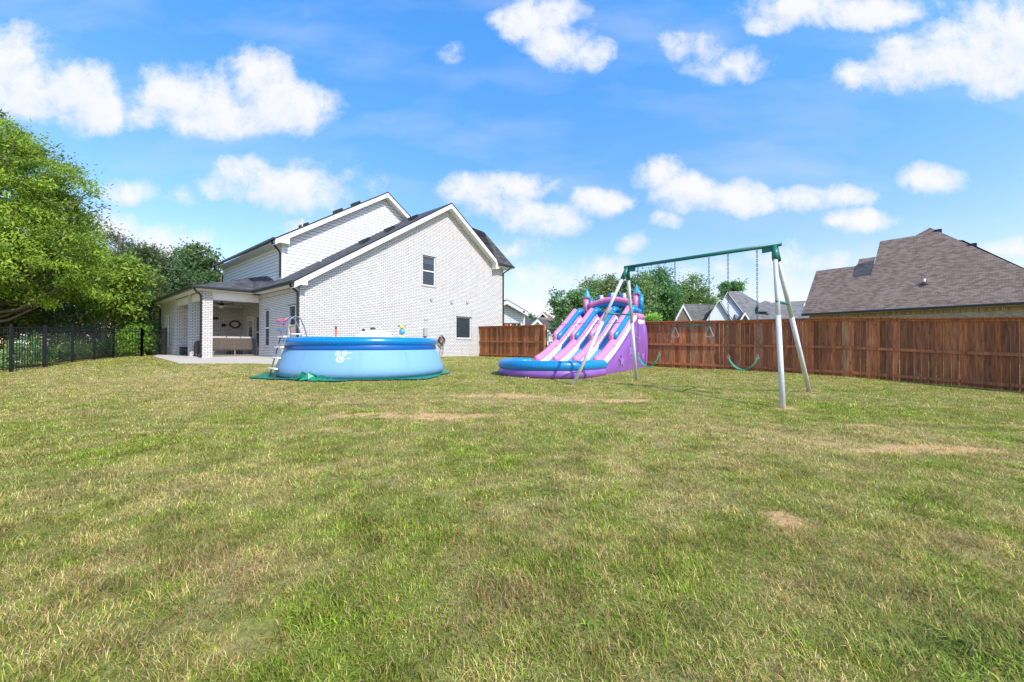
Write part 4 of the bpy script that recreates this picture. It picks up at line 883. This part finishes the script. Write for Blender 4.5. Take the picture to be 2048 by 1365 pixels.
# ------------------------------------------------------------------ houses farther away
def gable_block(root, apex, left, right, vec, wallm, roofm, over=.35, name='wing', rk=3.4):
    """gable facing us: three points of its roof edge; runs back along vec"""
    a,l,r=Vector(apex),Vector(left),Vector(right); v=Vector(vec); O=root.location; vn=v.normalized()
    gl,gr=Vector((l.x,l.y,-.3)),Vector((r.x,r.y,-.3)); dz=Vector((0,0,-.12))
    w=MB().prism([p-O for p in (a+dz,l+dz,gl,gr,r+dz)], v).build(name+'_wall' if name!='wing' else 'wall', wallm, root)
    s=-vn*over; out_l=(l-a)*.06; out_r=(r-a)*.06
    rf=MB(); rf.prism([a+s-O,l+out_l+s-O,l+out_l+v-O,a+v-O],(0,0,-.1)); rf.prism([a+s-O,r+out_r+s-O,r+out_r+v-O,a+v-O],(0,0,-.1)); rf=rf.build('roof', roofm, root)
    tm_=MB(); tm_.prism([a+s*1.05-O+dz*.7,l+out_l+s*1.05-O+dz*.7,l+out_l+s*1.05-O+dz*rk,a+s*1.05-O+dz*rk],-s*.1); tm_.prism([a+s*1.05-O+dz*.7,r+out_r+s*1.05-O+dz*.7,r+out_r+s*1.05-O+dz*rk,a+s*1.05-O+dz*rk],-s*.1); tm_.build('rake_board', M['white'], rf)
    return w
Y=46
h1=empty('grey_roofed_house', at(1440,680,Y)*1.0, 0, 'pale house with steep grey gables seen over the fence behind the swings', 'house'); h1.location.z=0
gable_block(h1, at(1371.5,608,Y+2), at(1352,645,Y+2), at(1392,645,Y+2), (10,3,0), M['redbrick'], M['gshingle'])
gable_block(h1, at(1439,599,Y-1), at(1413,642,Y-1), at(1468,645,Y-1), (5,8,0), M['paleplaster'], M['gshingle'], rk=1.6)
gable_block(h1, at(1456.5,583,Y+1), at(1432,625,Y+1), at(1489,626,Y+1), (6,9,0), M['paleplaster'], M['gshingle'], rk=1.5)
gable_block(h1, at(1490,623,Y-2), at(1478,642,Y-2), at(1502,642,Y-2), (2,4,0), M['tanbrick'], M['gshingle'])
def hull(name, pts, m_, root, thick=(0,6,0)):
    O=root.location; return MB().prism([Vector(p)-O for p in pts], thick).build(name, m_, root)
# main hip: front slope leaning back
def slope(name, pts, root, m_):      # points with their own distances
    O=root.location; P=[Vector(p)-O for p in pts]; return MB().prism(P,(0,0,-.12)).build(name, m_, root)
slope('hip_roof', [at(1458,583,Y+3), at(1481,583,Y+5), at(1515,603,Y+3.5), at(1500,650,Y-.5), at(1472,640,Y+.5)], h1, M['gshingle'])
slope('hip_roof', [at(1478,583.2,Y+5.2), at(1522,607,Y+6), at(1640,600,Y+8), at(1640,652,Y), at(1494,652,Y-.3), at(1481,620,Y+3)], h1, M['gshingle'])
slope('upper_roof', [at(1518,607,Y+3.5), at(1531,601.5,Y+4.5), at(1541,604,Y+4.5), at(1541,622,Y+2.3), at(1517,622,Y+2.3)], h1, M['gshingle'])
for u,v in ((1506,626),(1535,627)): MB().prism([(-.14,0,-.1),(.14,0,-.22),(.14,0,.0),(-.14,0,.12)],(0,.2,0)).build('roof_vent', M['interior'], h1).location = at(u,v,Y+1.6)-h1.location
h2=empty('brown_hip_house', (39,52,0), 0, 'distant brown roofed house left of the big neighbour roof', 'house')
gable_block(h2, at(1612,605,52), at(1588,650,52), at(1640,650,52), (8,6,0), M['redbrick'], M['bshingle'])
h3=empty('white_gable_house', at(1078,690,44), 0, 'white gabled house with dark roof beyond the short cedar fence', 'house'); h3.location.z=0
gable_block(h3, at(1077,637,44), at(1056,656,44), at(1103,664,44), (3,8,0), M['white'], M['shingle'])
slope('side_roof', [at(1034,637,50), at(1078,637,50), at(1063,662,45), at(1034,662,45)], h3, M['shingle'])
h4=empty('brown_roofed_house', at(1088,690,56), 0, 'brown peaked roof rising behind the white gabled house', 'house'); h4.location.z=0
gable_block(h4, at(1087.5,624,56), at(1060,652,56), at(1118,655,56), (2,9,0), M['redbrick'], M['bshingle'], over=1)
slope('front_roof', [at(1084,624.3,57), at(1091,624.3,57), at(1121,656,52), at(1058,654,52)], h4, M['bshingle'])
h5=empty('tan_roofed_house', at(1155,690,50), 0, 'brown roofed house partly hidden behind the top of the slide', 'house'); h5.location.z=0
gable_block(h5, at(1150,619,50), at(1125,660,50), at(1180,660,50), (8,3,0), M['redbrick'], M['bshingle'])
# open porch gable just behind the right end of the brick house
h6=empty('porch_house', at(1020,690,34), 0, 'white sided porch gable with black roof edge right of the brick house', 'house'); h6.location.z=0
gable_block(h6, at(1010,600,34), at(966,626,34), at(1050,623,34), (-2,6,0), M['siding'], M['shingle'], over=.5)
O=h6.location
MB().box(-.65,.9,-.03,.0,1.2,2.9).build('porch_shade_panel', M['interior'], h6)  # flat dark panel on the wall, standing for the shade inside the porch
MB().box(.9,1.02,-.06,-.03,1.0,2.95).build('porch_post', M['white'], h6)
for (x0,x1,z0,z1,m_) in ((-.45,-.12,2.5,2.8,'red'),(-.45,-.05,2.0,2.25,'decor'),(.0,.12,2.3,2.8,'white'),(.2,.45,1.6,2.3,'white'),(.55,.62,1.2,2.8,'white'),(-.5,.2,1.45,1.6,'red')):
    MB().box(x0,x1,-.06,-.032,z0,z1).build('porch_hanging', M[m_], h6)
MB().box(1.12,1.25,-.55,5,2.95+.85,2.95+.95).build('gutter', M['black'], h6)

# ------------------------------------------------------------------ trees
def crown(name, blobs, n, ls, c0, c1, root, asp=.5, clump=60, spread=.55, up=.5, drop=0, gain=1.75):
    """blobs: world ellipsoids (x,y,z,r[,rz]); leaves gathered into clumps near the blob surfaces"""
    B=np.array([(b[0],b[1],b[2],b[3],b[4] if len(b)>4 else b[3]) for b in blobs]); vol=B[:,3]**2; 
    nc=max(8,n//clump); bi=rng.choice(len(B),nc,p=vol/vol.sum()); d=rng.normal(size=(nc,3)); d/=np.linalg.norm(d,axis=1)[:,None]
    rad=rng.uniform(.35,1.03,nc)**.6; cc=B[bi,:3]+d*rad[:,None]*np.c_[B[bi,3],B[bi,3],B[bi,4]]
    k=rng.integers(0,nc,n); sp=spread*rng.uniform(.5,1.3,nc)
    off=rng.normal(size=(n,3))*np.c_[sp[k],sp[k],sp[k]*.55]; P=cc[k]+off; P[:,2]-=drop*rng.random(n)
    # leaf direction: outward + random
    out=P-B[bi[k],:3]; out/=np.linalg.norm(out,axis=1)[:,None]+1e-6
    ax=rng.normal(size=(n,3))*.8+out*.6; ax[:,2]-=.2; ax/=np.linalg.norm(ax,axis=1)[:,None]
    nr_=rng.normal(size=(n,3))*.6+out*.5; nr_[:,2]+=up; sd=np.cross(ax,nr_); sd/=np.linalg.norm(sd,axis=1)[:,None]+1e-6
    L=ls*rng.uniform(.6,1.3,n)[:,None]; w=L*asp*.5
    V=np.stack([P,P+ax*L*.45+sd*w,P+ax*L,P+ax*L*.5-sd*w],1).reshape(-1,3)
    Fq=np.arange(4*n).reshape(n,4)
    t=np.clip(rng.random(n)*.4+rng.random(nc)[k]*.75-.08,0,1)[:,None]; c=(np.array(c0)*(1-t)+np.array(c1)*t)*gain; c=np.repeat(c,4,0)
    zo=root.location if root else Vector((0,0,0)); V=V-np.array(zo)
    o=fast_mesh(name,V,Fq,M['leaf'],c); o.parent=root; return o, cc
def trunk(root, base, top, r, cc, nb=14, m_='bark', bare=0, name='trunk'):
    O=root.location; b=Vector(base); t=Vector(top); mb=MB(); mid=b.lerp(t,.5)+Vector((random.uniform(-.3,.3),random.uniform(-.3,.3),0))
    pts=[b-O,b.lerp(mid,.5)-O,mid-O,mid.lerp(t,.5)-O,t-O]; mb.tube(pts,[r*1.25,r,r*.8,r*.55,r*.2],10)
    for q in cc[rng.choice(len(cc),min(nb,len(cc)),replace=False)]:
        q=Vector(q); h=max(.15,min(.95,((q.z-b.z)*.6)/max(.1,(t.z-b.z)))); s=b.lerp(mid,h*2) if h<.5 else mid.lerp(t,h*2-1)
        m=s.lerp(q,.5)+Vector((0,0,-.12*(q-s).length+.2)); mb.tube([s-O,m-O,q-O],[r*.38,r*.22,r*.06],6)
    mb.build(name, M[m_], root, True)
def tree(label, blobs_px, Y, n, ls, c0, c1, r=.25, cat='tree', name='tree', group=None, base_u=None, m_='bark', nb=14, **kw):
    bl=[]
    for b in blobs_px:
        yy=Y+(b[4] if len(b)>4 else random.uniform(-.5,.5)*b[2]/F*Y); p=at(b[0],b[1],yy); rr=b[2]/F*yy; bl.append((p.x,p.y,p.z,rr,rr*(b[3] if len(b)>3 else 1)))
    bu=base_u if base_u is not None else sum(b[0]*b[2] for b in blobs_px)/sum(b[2] for b in blobs_px)
    bx,by=(bu-1024)/F*Y,Y; bz=g1(bx,by)-.1
    root=empty(name,(bx,by,bz),0,label,cat,group)
    o,cc=crown('crown',bl,n,ls,c0,c1,root,**kw); top=max(bl,key=lambda q:q[2])
    trunk(root,(bx,by,bz),(bx*.6+top[0]*.4,by*.6+top[1]*.4,top[2]),r,cc,nb,m_)
    return root
# big bright tree on the left
tree('huge bright green leafy tree filling the left edge above the iron fence',
 [(-100,430,185,1,0),(-35,345,110),(22,300,52),(-20,272,52),(72,338,46),(125,340,30),(75,410,82),(165,370,22,.7),(196,364,10,.5),(105,455,70),(40,500,110),(155,425,18),(140,495,55),(168,488,26),(172,545,42),(110,545,60),(20,540,75),(205,565,28),(-80,540,130),(192,470,9)],
 18.5, 110000, .17, (.045,.085,.010), (.24,.33,.035), r=.27, base_u=-70, asp=.34, clump=140, spread=.27, up=.6, nb=80, drop=.12, gain=1.85)
CED=((.030,.050,.014),(.085,.115,.035)); DEC=((.028,.060,.018),(.085,.14,.045)); OLV=((.05,.075,.018),(.13,.155,.05))
tree('dark cedar tree with bare lower limbs under the big bright tree', [(60,600,85,.8),(0,620,90,.8),(120,610,70,.8),(-80,600,100),(160,650,40)], 21.5, 15000,.22,*CED, r=.22, group='cedars behind the iron fence', asp=.3, spread=.35, up=.2, nb=40)
tree('bright olive tree with a crooked pale trunk left of the porch wing', [(235,560,40),(262,545,28),(210,600,40),(200,560,45),(250,600,35)], 22.5, 11000,.24,(.09,.15,.02),(.20,.28,.04), r=.12, base_u=205, m_='palebark', asp=.4, spread=.3, nb=26)
tree('olive cedar standing just left of the house corner', [(285,600,42,1.1),(300,640,32),(262,640,30),(300,570,24),(318,650,20)], 25, 13000,.17,*OLV, r=.2, group='cedars behind the iron fence', asp=.3, spread=.3, up=.2)
tree('dark round topped hardwood directly behind the porch wing', [(330,560,46),(300,535,36),(362,575,48),(340,600,50),(310,590,44)], 33, 15000,.26,*DEC, r=.3, group='hardwoods behind the house', spread=.5)
tree('tall airy hardwood rising left of the upper gutter', [(395,515,28),(408,545,30),(372,520,20),(400,580,44),(425,530,12),(370,556,30)], 38, 9000,.30,(.04,.075,.02),(.12,.18,.06), r=.25, group='hardwoods behind the house', spread=.45, nb=20)
tree('grey green cedar with ragged top behind the bright tree', [(225,500,26,1.3),(255,520,34),(210,465,12,1.4),(285,525,34),(245,560,50),(300,508,14)], 31, 13000,.24,(.035,.055,.02),(.10,.125,.05), r=.28, group='cedars behind the iron fence', asp=.3, spread=.45)
# dark wood floor behind the fence
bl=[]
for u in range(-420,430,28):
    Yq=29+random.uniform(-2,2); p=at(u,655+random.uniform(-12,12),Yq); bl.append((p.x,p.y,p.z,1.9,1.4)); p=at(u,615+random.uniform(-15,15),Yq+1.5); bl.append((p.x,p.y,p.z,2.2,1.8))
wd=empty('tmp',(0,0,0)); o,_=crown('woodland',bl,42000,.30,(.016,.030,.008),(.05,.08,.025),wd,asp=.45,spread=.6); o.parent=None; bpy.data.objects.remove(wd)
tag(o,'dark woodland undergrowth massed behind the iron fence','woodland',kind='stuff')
# shrubs behind the iron fence
def shrub(label,u,v,rpx,Y,n,ls,c0,c1,flat=1.,name='shrub',cat='shrub',flowers=0,**kw):
    r=tree(label,[(u,v,rpx,flat,0),(u+rpx*.5,v+rpx*.3,rpx*.7,flat,0),(u-rpx*.5,v+rpx*.35,rpx*.7,flat,0)],Y,n,ls,c0,c1,r=.03,cat=cat,name=name,group='shrubs behind the iron fence',nb=8,gain=1.9,**kw)
    if flowers:
        rr=rpx/F*Y; p=at(u,v,Y); fl_,_=crown('blossoms',[(p.x,p.y-.1,p.z+.2*rr,rr*1.05,rr*flat)],flowers,.05,(.7,.68,.66),(.8,.8,.78),r,asp=.9,clump=12,spread=.08)
    return r
shrub('shrub with pale blossoms behind the first iron fence bays',62,702,26,14.9,4200,.085,(.05,.10,.025),(.15,.24,.07),1.25,flowers=130,spread=.14,asp=.3)
shrub('low weedy bush behind the far left fence post',5,720,20,14.6,1800,.085,(.06,.11,.03),(.16,.25,.08),spread=.14,flowers=40)
shrub('dark narrow leaved bush behind the middle iron fence bays',130,695,24,18,3000,.10,(.03,.065,.02),(.09,.16,.05),spread=.18,asp=.25)
shrub('mixed green bush behind the fourth iron fence bay',170,692,22,19.5,3000,.10,(.05,.09,.025),(.14,.2,.06),spread=.18)
shrub('feathery green bush right of the middle fence posts',212,694,20,21.5,2800,.12,(.05,.11,.03),(.12,.24,.08),spread=.18,asp=.25)
shrub('bright yellow green sumac bush against the iron fence corner',268,675,25,22.3,3600,.17,(.045,.11,.012),(.17,.30,.04),1.0,name='sumac_bush',spread=.22,asp=.28)
shrub('low bright weeds at the foot of the iron gate',262,702,20,21.9,2200,.11,(.06,.12,.015),(.19,.29,.04),.6,name='weed_clump',spread=.16)
shrub('tall green sumac stems just behind the iron gate',305,672,20,24,3200,.15,(.04,.10,.02),(.12,.24,.05),1.4,name='sumac_bush',spread=.2,asp=.28)
# trees beyond the yard on the right
G='hardwoods beyond the far houses'; _t=tree
def tree(*a, **k):
    k.setdefault('gain', 2.6); return _t(*a, **k)
tree('leftmost airy hardwood over the slide', [(1140,610,24),(1118,600,16),(1165,605,26),(1150,650,34),(1170,640,34),(1128,632,18),(1172,585,10),(1112,604,7)], 48, 11000,.33,(.03,.07,.02),(.11,.18,.06), r=.3, group=G, spread=.5, nb=24)
tree('broad round hardwood above the left slide tower', [(1195,580,26),(1225,580,26),(1185,600,26),(1245,600,34),(1215,620,40),(1178,578,12)], 52, 13000,.34,(.045,.075,.025),(.13,.17,.065), r=.35, group=G, spread=.65)
tree('hardwood between the far swing legs', [(1275,575,24),(1290,560,16),(1285,600,36),(1265,620,34)], 50, 10000,.33,(.04,.08,.025),(.12,.18,.06), r=.3, group=G, spread=.6)
tree('tallest deep green hardwood behind the first swing', [(1306,560,20),(1318,556,17),(1325,590,32),(1305,600,34),(1330,620,34)], 52, 11000,.34,(.025,.07,.02),(.085,.16,.05), r=.3, group=G, spread=.6)
tree('hardwood with twiggy open top behind the trapeze', [(1385,580,26),(1365,600,30),(1395,600,26),(1398,560,8),(1380,625,34),(1350,620,34),(1412,612,18)], 54, 12000,.34,(.04,.075,.02),(.13,.19,.06), r=.3, group=G, spread=.6, nb=24)
tree('olive hardwood right end of the far tree line', [(1420,610,16),(1405,625,22),(1432,622,10),(1340,640,30)], 56, 6000,.34,(.04,.07,.02),(.10,.15,.05), r=.25, group=G, spread=.4)
tree('small lone tree poking above the grey roof', [(1460,572,15),(1448,578,9),(1476,572,9),(1452,592,9),(1470,565,6)], 60, 2600,.34,(.035,.08,.02),(.10,.19,.06), r=.18, group=G, spread=.35, nb=14)
tree('small tree between the white porch gable and far roofs', [(1056,637,9),(1048,640,7),(1065,640,6)], 60, 1500,.3,(.04,.08,.03),(.11,.17,.07), r=.15, group=G, spread=.3)
tree('yellow green bush at the fence behind the slide', [(1300,645,16),(1288,650,14),(1312,655,12)], 34, 3600,.2,(.09,.16,.02),(.2,.32,.05), r=.06, cat='bush', name='bush', spread=.25)
tree('dark small tree beside the far iron fence', [(1120,672,15,1.3),(1108,700,10),(1132,690,18),(1115,652,9)], 30, 4200,.17,(.02,.045,.015),(.07,.12,.04), r=.08, group=G, spread=.22)
# distant wood line
bl=[]
for u in range(-2200,4200,60):
    p=at(u,668,95+random.uniform(-10,10)); bl.append((p.x,p.y,p.z-1,5.5,4.2))
wd=empty('tmp',(0,0,0)); o,_=crown('far_woodland',bl,20000,.9,(.03,.05,.02),(.08,.11,.05),wd,asp=.8,spread=1.6); o.parent=None; bpy.data.objects.remove(wd)
tag(o,'far low tree line on the horizon','woodland',kind='stuff')

# ------------------------------------------------------------------ grass blades
def blades():
    Vs=[];Fs=[];Cs=[];Ts=[]; base=0
    zones=[(1.05,2.4,19000,.0025,.036),(2.4,4.2,9500,.0033,.037),(4.2,7.0,4300,.0046,.038),(7,11,2000,.0068,.038),(11,17,850,.011,.04),(17,25,250,.018,.045)]
    for y0,y1,den,wd_,ln_ in zones:
        kx=1.33; area=kx*(y1*y1-y0*y0); n=int(area*den*1.0)
        y=np.sqrt(rng.uniform(y0*y0,y1*y1,n)); x=rng.uniform(-kx,kx,n)*y
        dry,soil,lush=lawn(x,y)
        keep=rng.random(n)>soil*.84
        # not under the pool, patio, slide or house
        keep&=np.hypot(x-PC[0],y-PC[1])>2.68
        lxs=(x-2.5)*.79-(y-12.4)*.61; lys=(x-2.5)*.61+(y-12.4)*.79
        keep&=~((lxs<.05)&(lxs>-3.0)&(lys>-1.35)&(lys<4.8))
        hx=(x-P0.x)*.6462+(y-P0.y)*.7631; hy=(x-P0.x)*HA.x+(y-P0.y)*HA.y
        keep&=~((hx>-.02)&(hy>-.02)); keep&=~((hx>-2.3)&(hy>4.6))
        pq=[(p.x,p.y) for p in ring_[3:9]]+[tuple(hw(-2.3,14.4)[:2]),tuple(hw(0,4.7)[:2])]
        ins=np.zeros(n,bool); j=len(pq)-1
        for i in range(len(pq)):
            xi,yi=pq[i]; xj,yj=pq[j]; c=((yi>y)!=(yj>y))&(x<(xj-xi)*(y-yi)/(yj-yi+1e-12)+xi); ins^=c; j=i
        keep&=~ins
        x,y,dry,soil,lush=x[keep],y[keep],dry[keep],soil[keep],lush[keep]; n=len(x)
        z=gz(x,y)-.004
        # tufting: blades lean with a local field
        th=rng.uniform(0,2*np.pi,n)*.93+fbm(x,y,3.2,55,2)*9; cl=fbm(x,y,8,91,3)
        L=ln_*rng.uniform(.45,1.25,n)*np.clip(.5+1.9*(cl-.22),.65,1.35)*(1+.35*lush); lean=rng.uniform(.45,1.5,n)
        w=wd_*rng.uniform(.6,1.3,n)*(1+.7*lush)
        dx,dy=np.cos(th),np.sin(th); sx,sy=-dy,dx
        def pt(t,lat): 
            h=L*np.sin(np.pi/2-lean*t*.9)*t; o=L*np.sin(lean*(.5+.5*t))*t
            return np.c_[x+dx*o+sx*w*lat, y+dy*o+sy*w*lat, z+h]
        v=np.stack([pt(0,-.5),pt(0,.5),pt(.55,-.42),pt(.55,.42),pt(1,0)],1).reshape(-1,3)
        isd=rng.random(n)<np.clip(.26+.55*dry-.25*lush,0.05,.85)
        c=np.where(isd[:,None],STRAW*rng.uniform(.5,1.15,(n,1))*np.array((1,rng.uniform(.9,1.05),.95)),mix(mix(np.tile(GRN,(n,1)),LGRN,np.clip(lush*.8+rng.random(n)*.15,0,1)),DGRN,rng.random(n)**1.5)*rng.uniform(.75,1.4,(n,1)))
        c=c*(np.clip(1.02+(fbm(x,y,7,201,4)-.5)*1.5,.65,1.4)*rng.uniform(.6,1.4,n))[:,None]; ru=rng.random(n)<.07+.12*dry; c=np.where(ru[:,None],RUST*rng.uniform(.6,1.3,(n,1)),c); gr=(fbm(x,y,1.3,131,3)>.60)&(~isd); c=np.where(gr[:,None],c*.65+GREYG*.35,c)
        ids=np.arange(n)*5+base; q=np.stack([ids,ids+1,ids+3,ids+2],1); tt=np.stack([ids+2,ids+3,ids+4],1)
        Vs.append(v);Fs.append(q);Ts.append(tt);Cs.append(np.repeat(c,5,0)); base+=5*n
    # coarse weeds: broad blades radiating from crowns in the lush spots
    m=2200; yy=np.sqrt(rng.uniform(1.1,36,m)); xx=rng.uniform(-1.33,1.33,m)*yy; _,so2,l2=lawn(xx,yy); kp=(rng.random(m)<np.clip(l2*1.5-.35,0,1)*(1-so2))|(rng.random(m)<.008); xx,yy=xx[kp],yy[kp]; nbld=9
    x=np.repeat(xx,nbld)+rng.normal(size=len(xx)*nbld)*.008; y=np.repeat(yy,nbld)+rng.normal(size=len(xx)*nbld)*.008; n=len(x); z=gz(x,y)
    th=rng.uniform(0,2*np.pi,n); L=rng.uniform(.018,.062,n); w=rng.uniform(.004,.008,n); dx,dy=np.cos(th),np.sin(th); e=rng.uniform(.25,1.0,n)
    def pw(t,lat): return np.c_[x+dx*L*t-dy*w*lat, y+dy*L*t+dx*w*lat, z+L*(e*t*1.3-e*t*t*.8)+.006]
    v=np.stack([pw(0,-.3),pw(0,.3),pw(.5,-.5),pw(.5,.5),pw(1,0)],1).reshape(-1,3)
    c=mix(np.tile(LGRN*1.05,(n,1)),np.tile(np.array((.34,.42,.09)),(n,1)),rng.random(n)*.5)*rng.uniform(.7,1.25,(n,1))
    ids=np.arange(n)*5+base; Vs.append(v);Fs.append(np.stack([ids,ids+1,ids+3,ids+2],1));Ts.append(np.stack([ids+2,ids+3,ids+4],1));Cs.append(np.repeat(c,5,0)); base+=5*n
    V=np.concatenate(Vs).astype(np.float32);Q=np.concatenate(Fs);T_=np.concatenate(Ts);C=np.concatenate(Cs)
    me=bpy.data.meshes.new('grass'); me.vertices.add(len(V)); me.vertices.foreach_set('co',V.ravel())
    li=np.concatenate([Q.ravel(),T_.ravel()]).astype(np.int32); me.loops.add(len(li)); me.loops.foreach_set('vertex_index',li)
    nq,ntr=len(Q),len(T_); me.polygons.add(nq+ntr)
    st=np.concatenate([np.arange(nq)*4, nq*4+np.arange(ntr)*3]).astype(np.int32); me.polygons.foreach_set('loop_start',st); me.polygons.foreach_set('loop_total',np.concatenate([np.full(nq,4),np.full(ntr,3)]).astype(np.int32))
    me.update(calc_edges=True); me.materials.append(M['grass']); o=bpy.data.objects.new('grass',me); COL.objects.link(o); set_col(o,np.c_[C,np.ones(len(C))])
    return o
tag(blades(),'mown patchy green and straw coloured lawn grass','grass',kind='stuff')
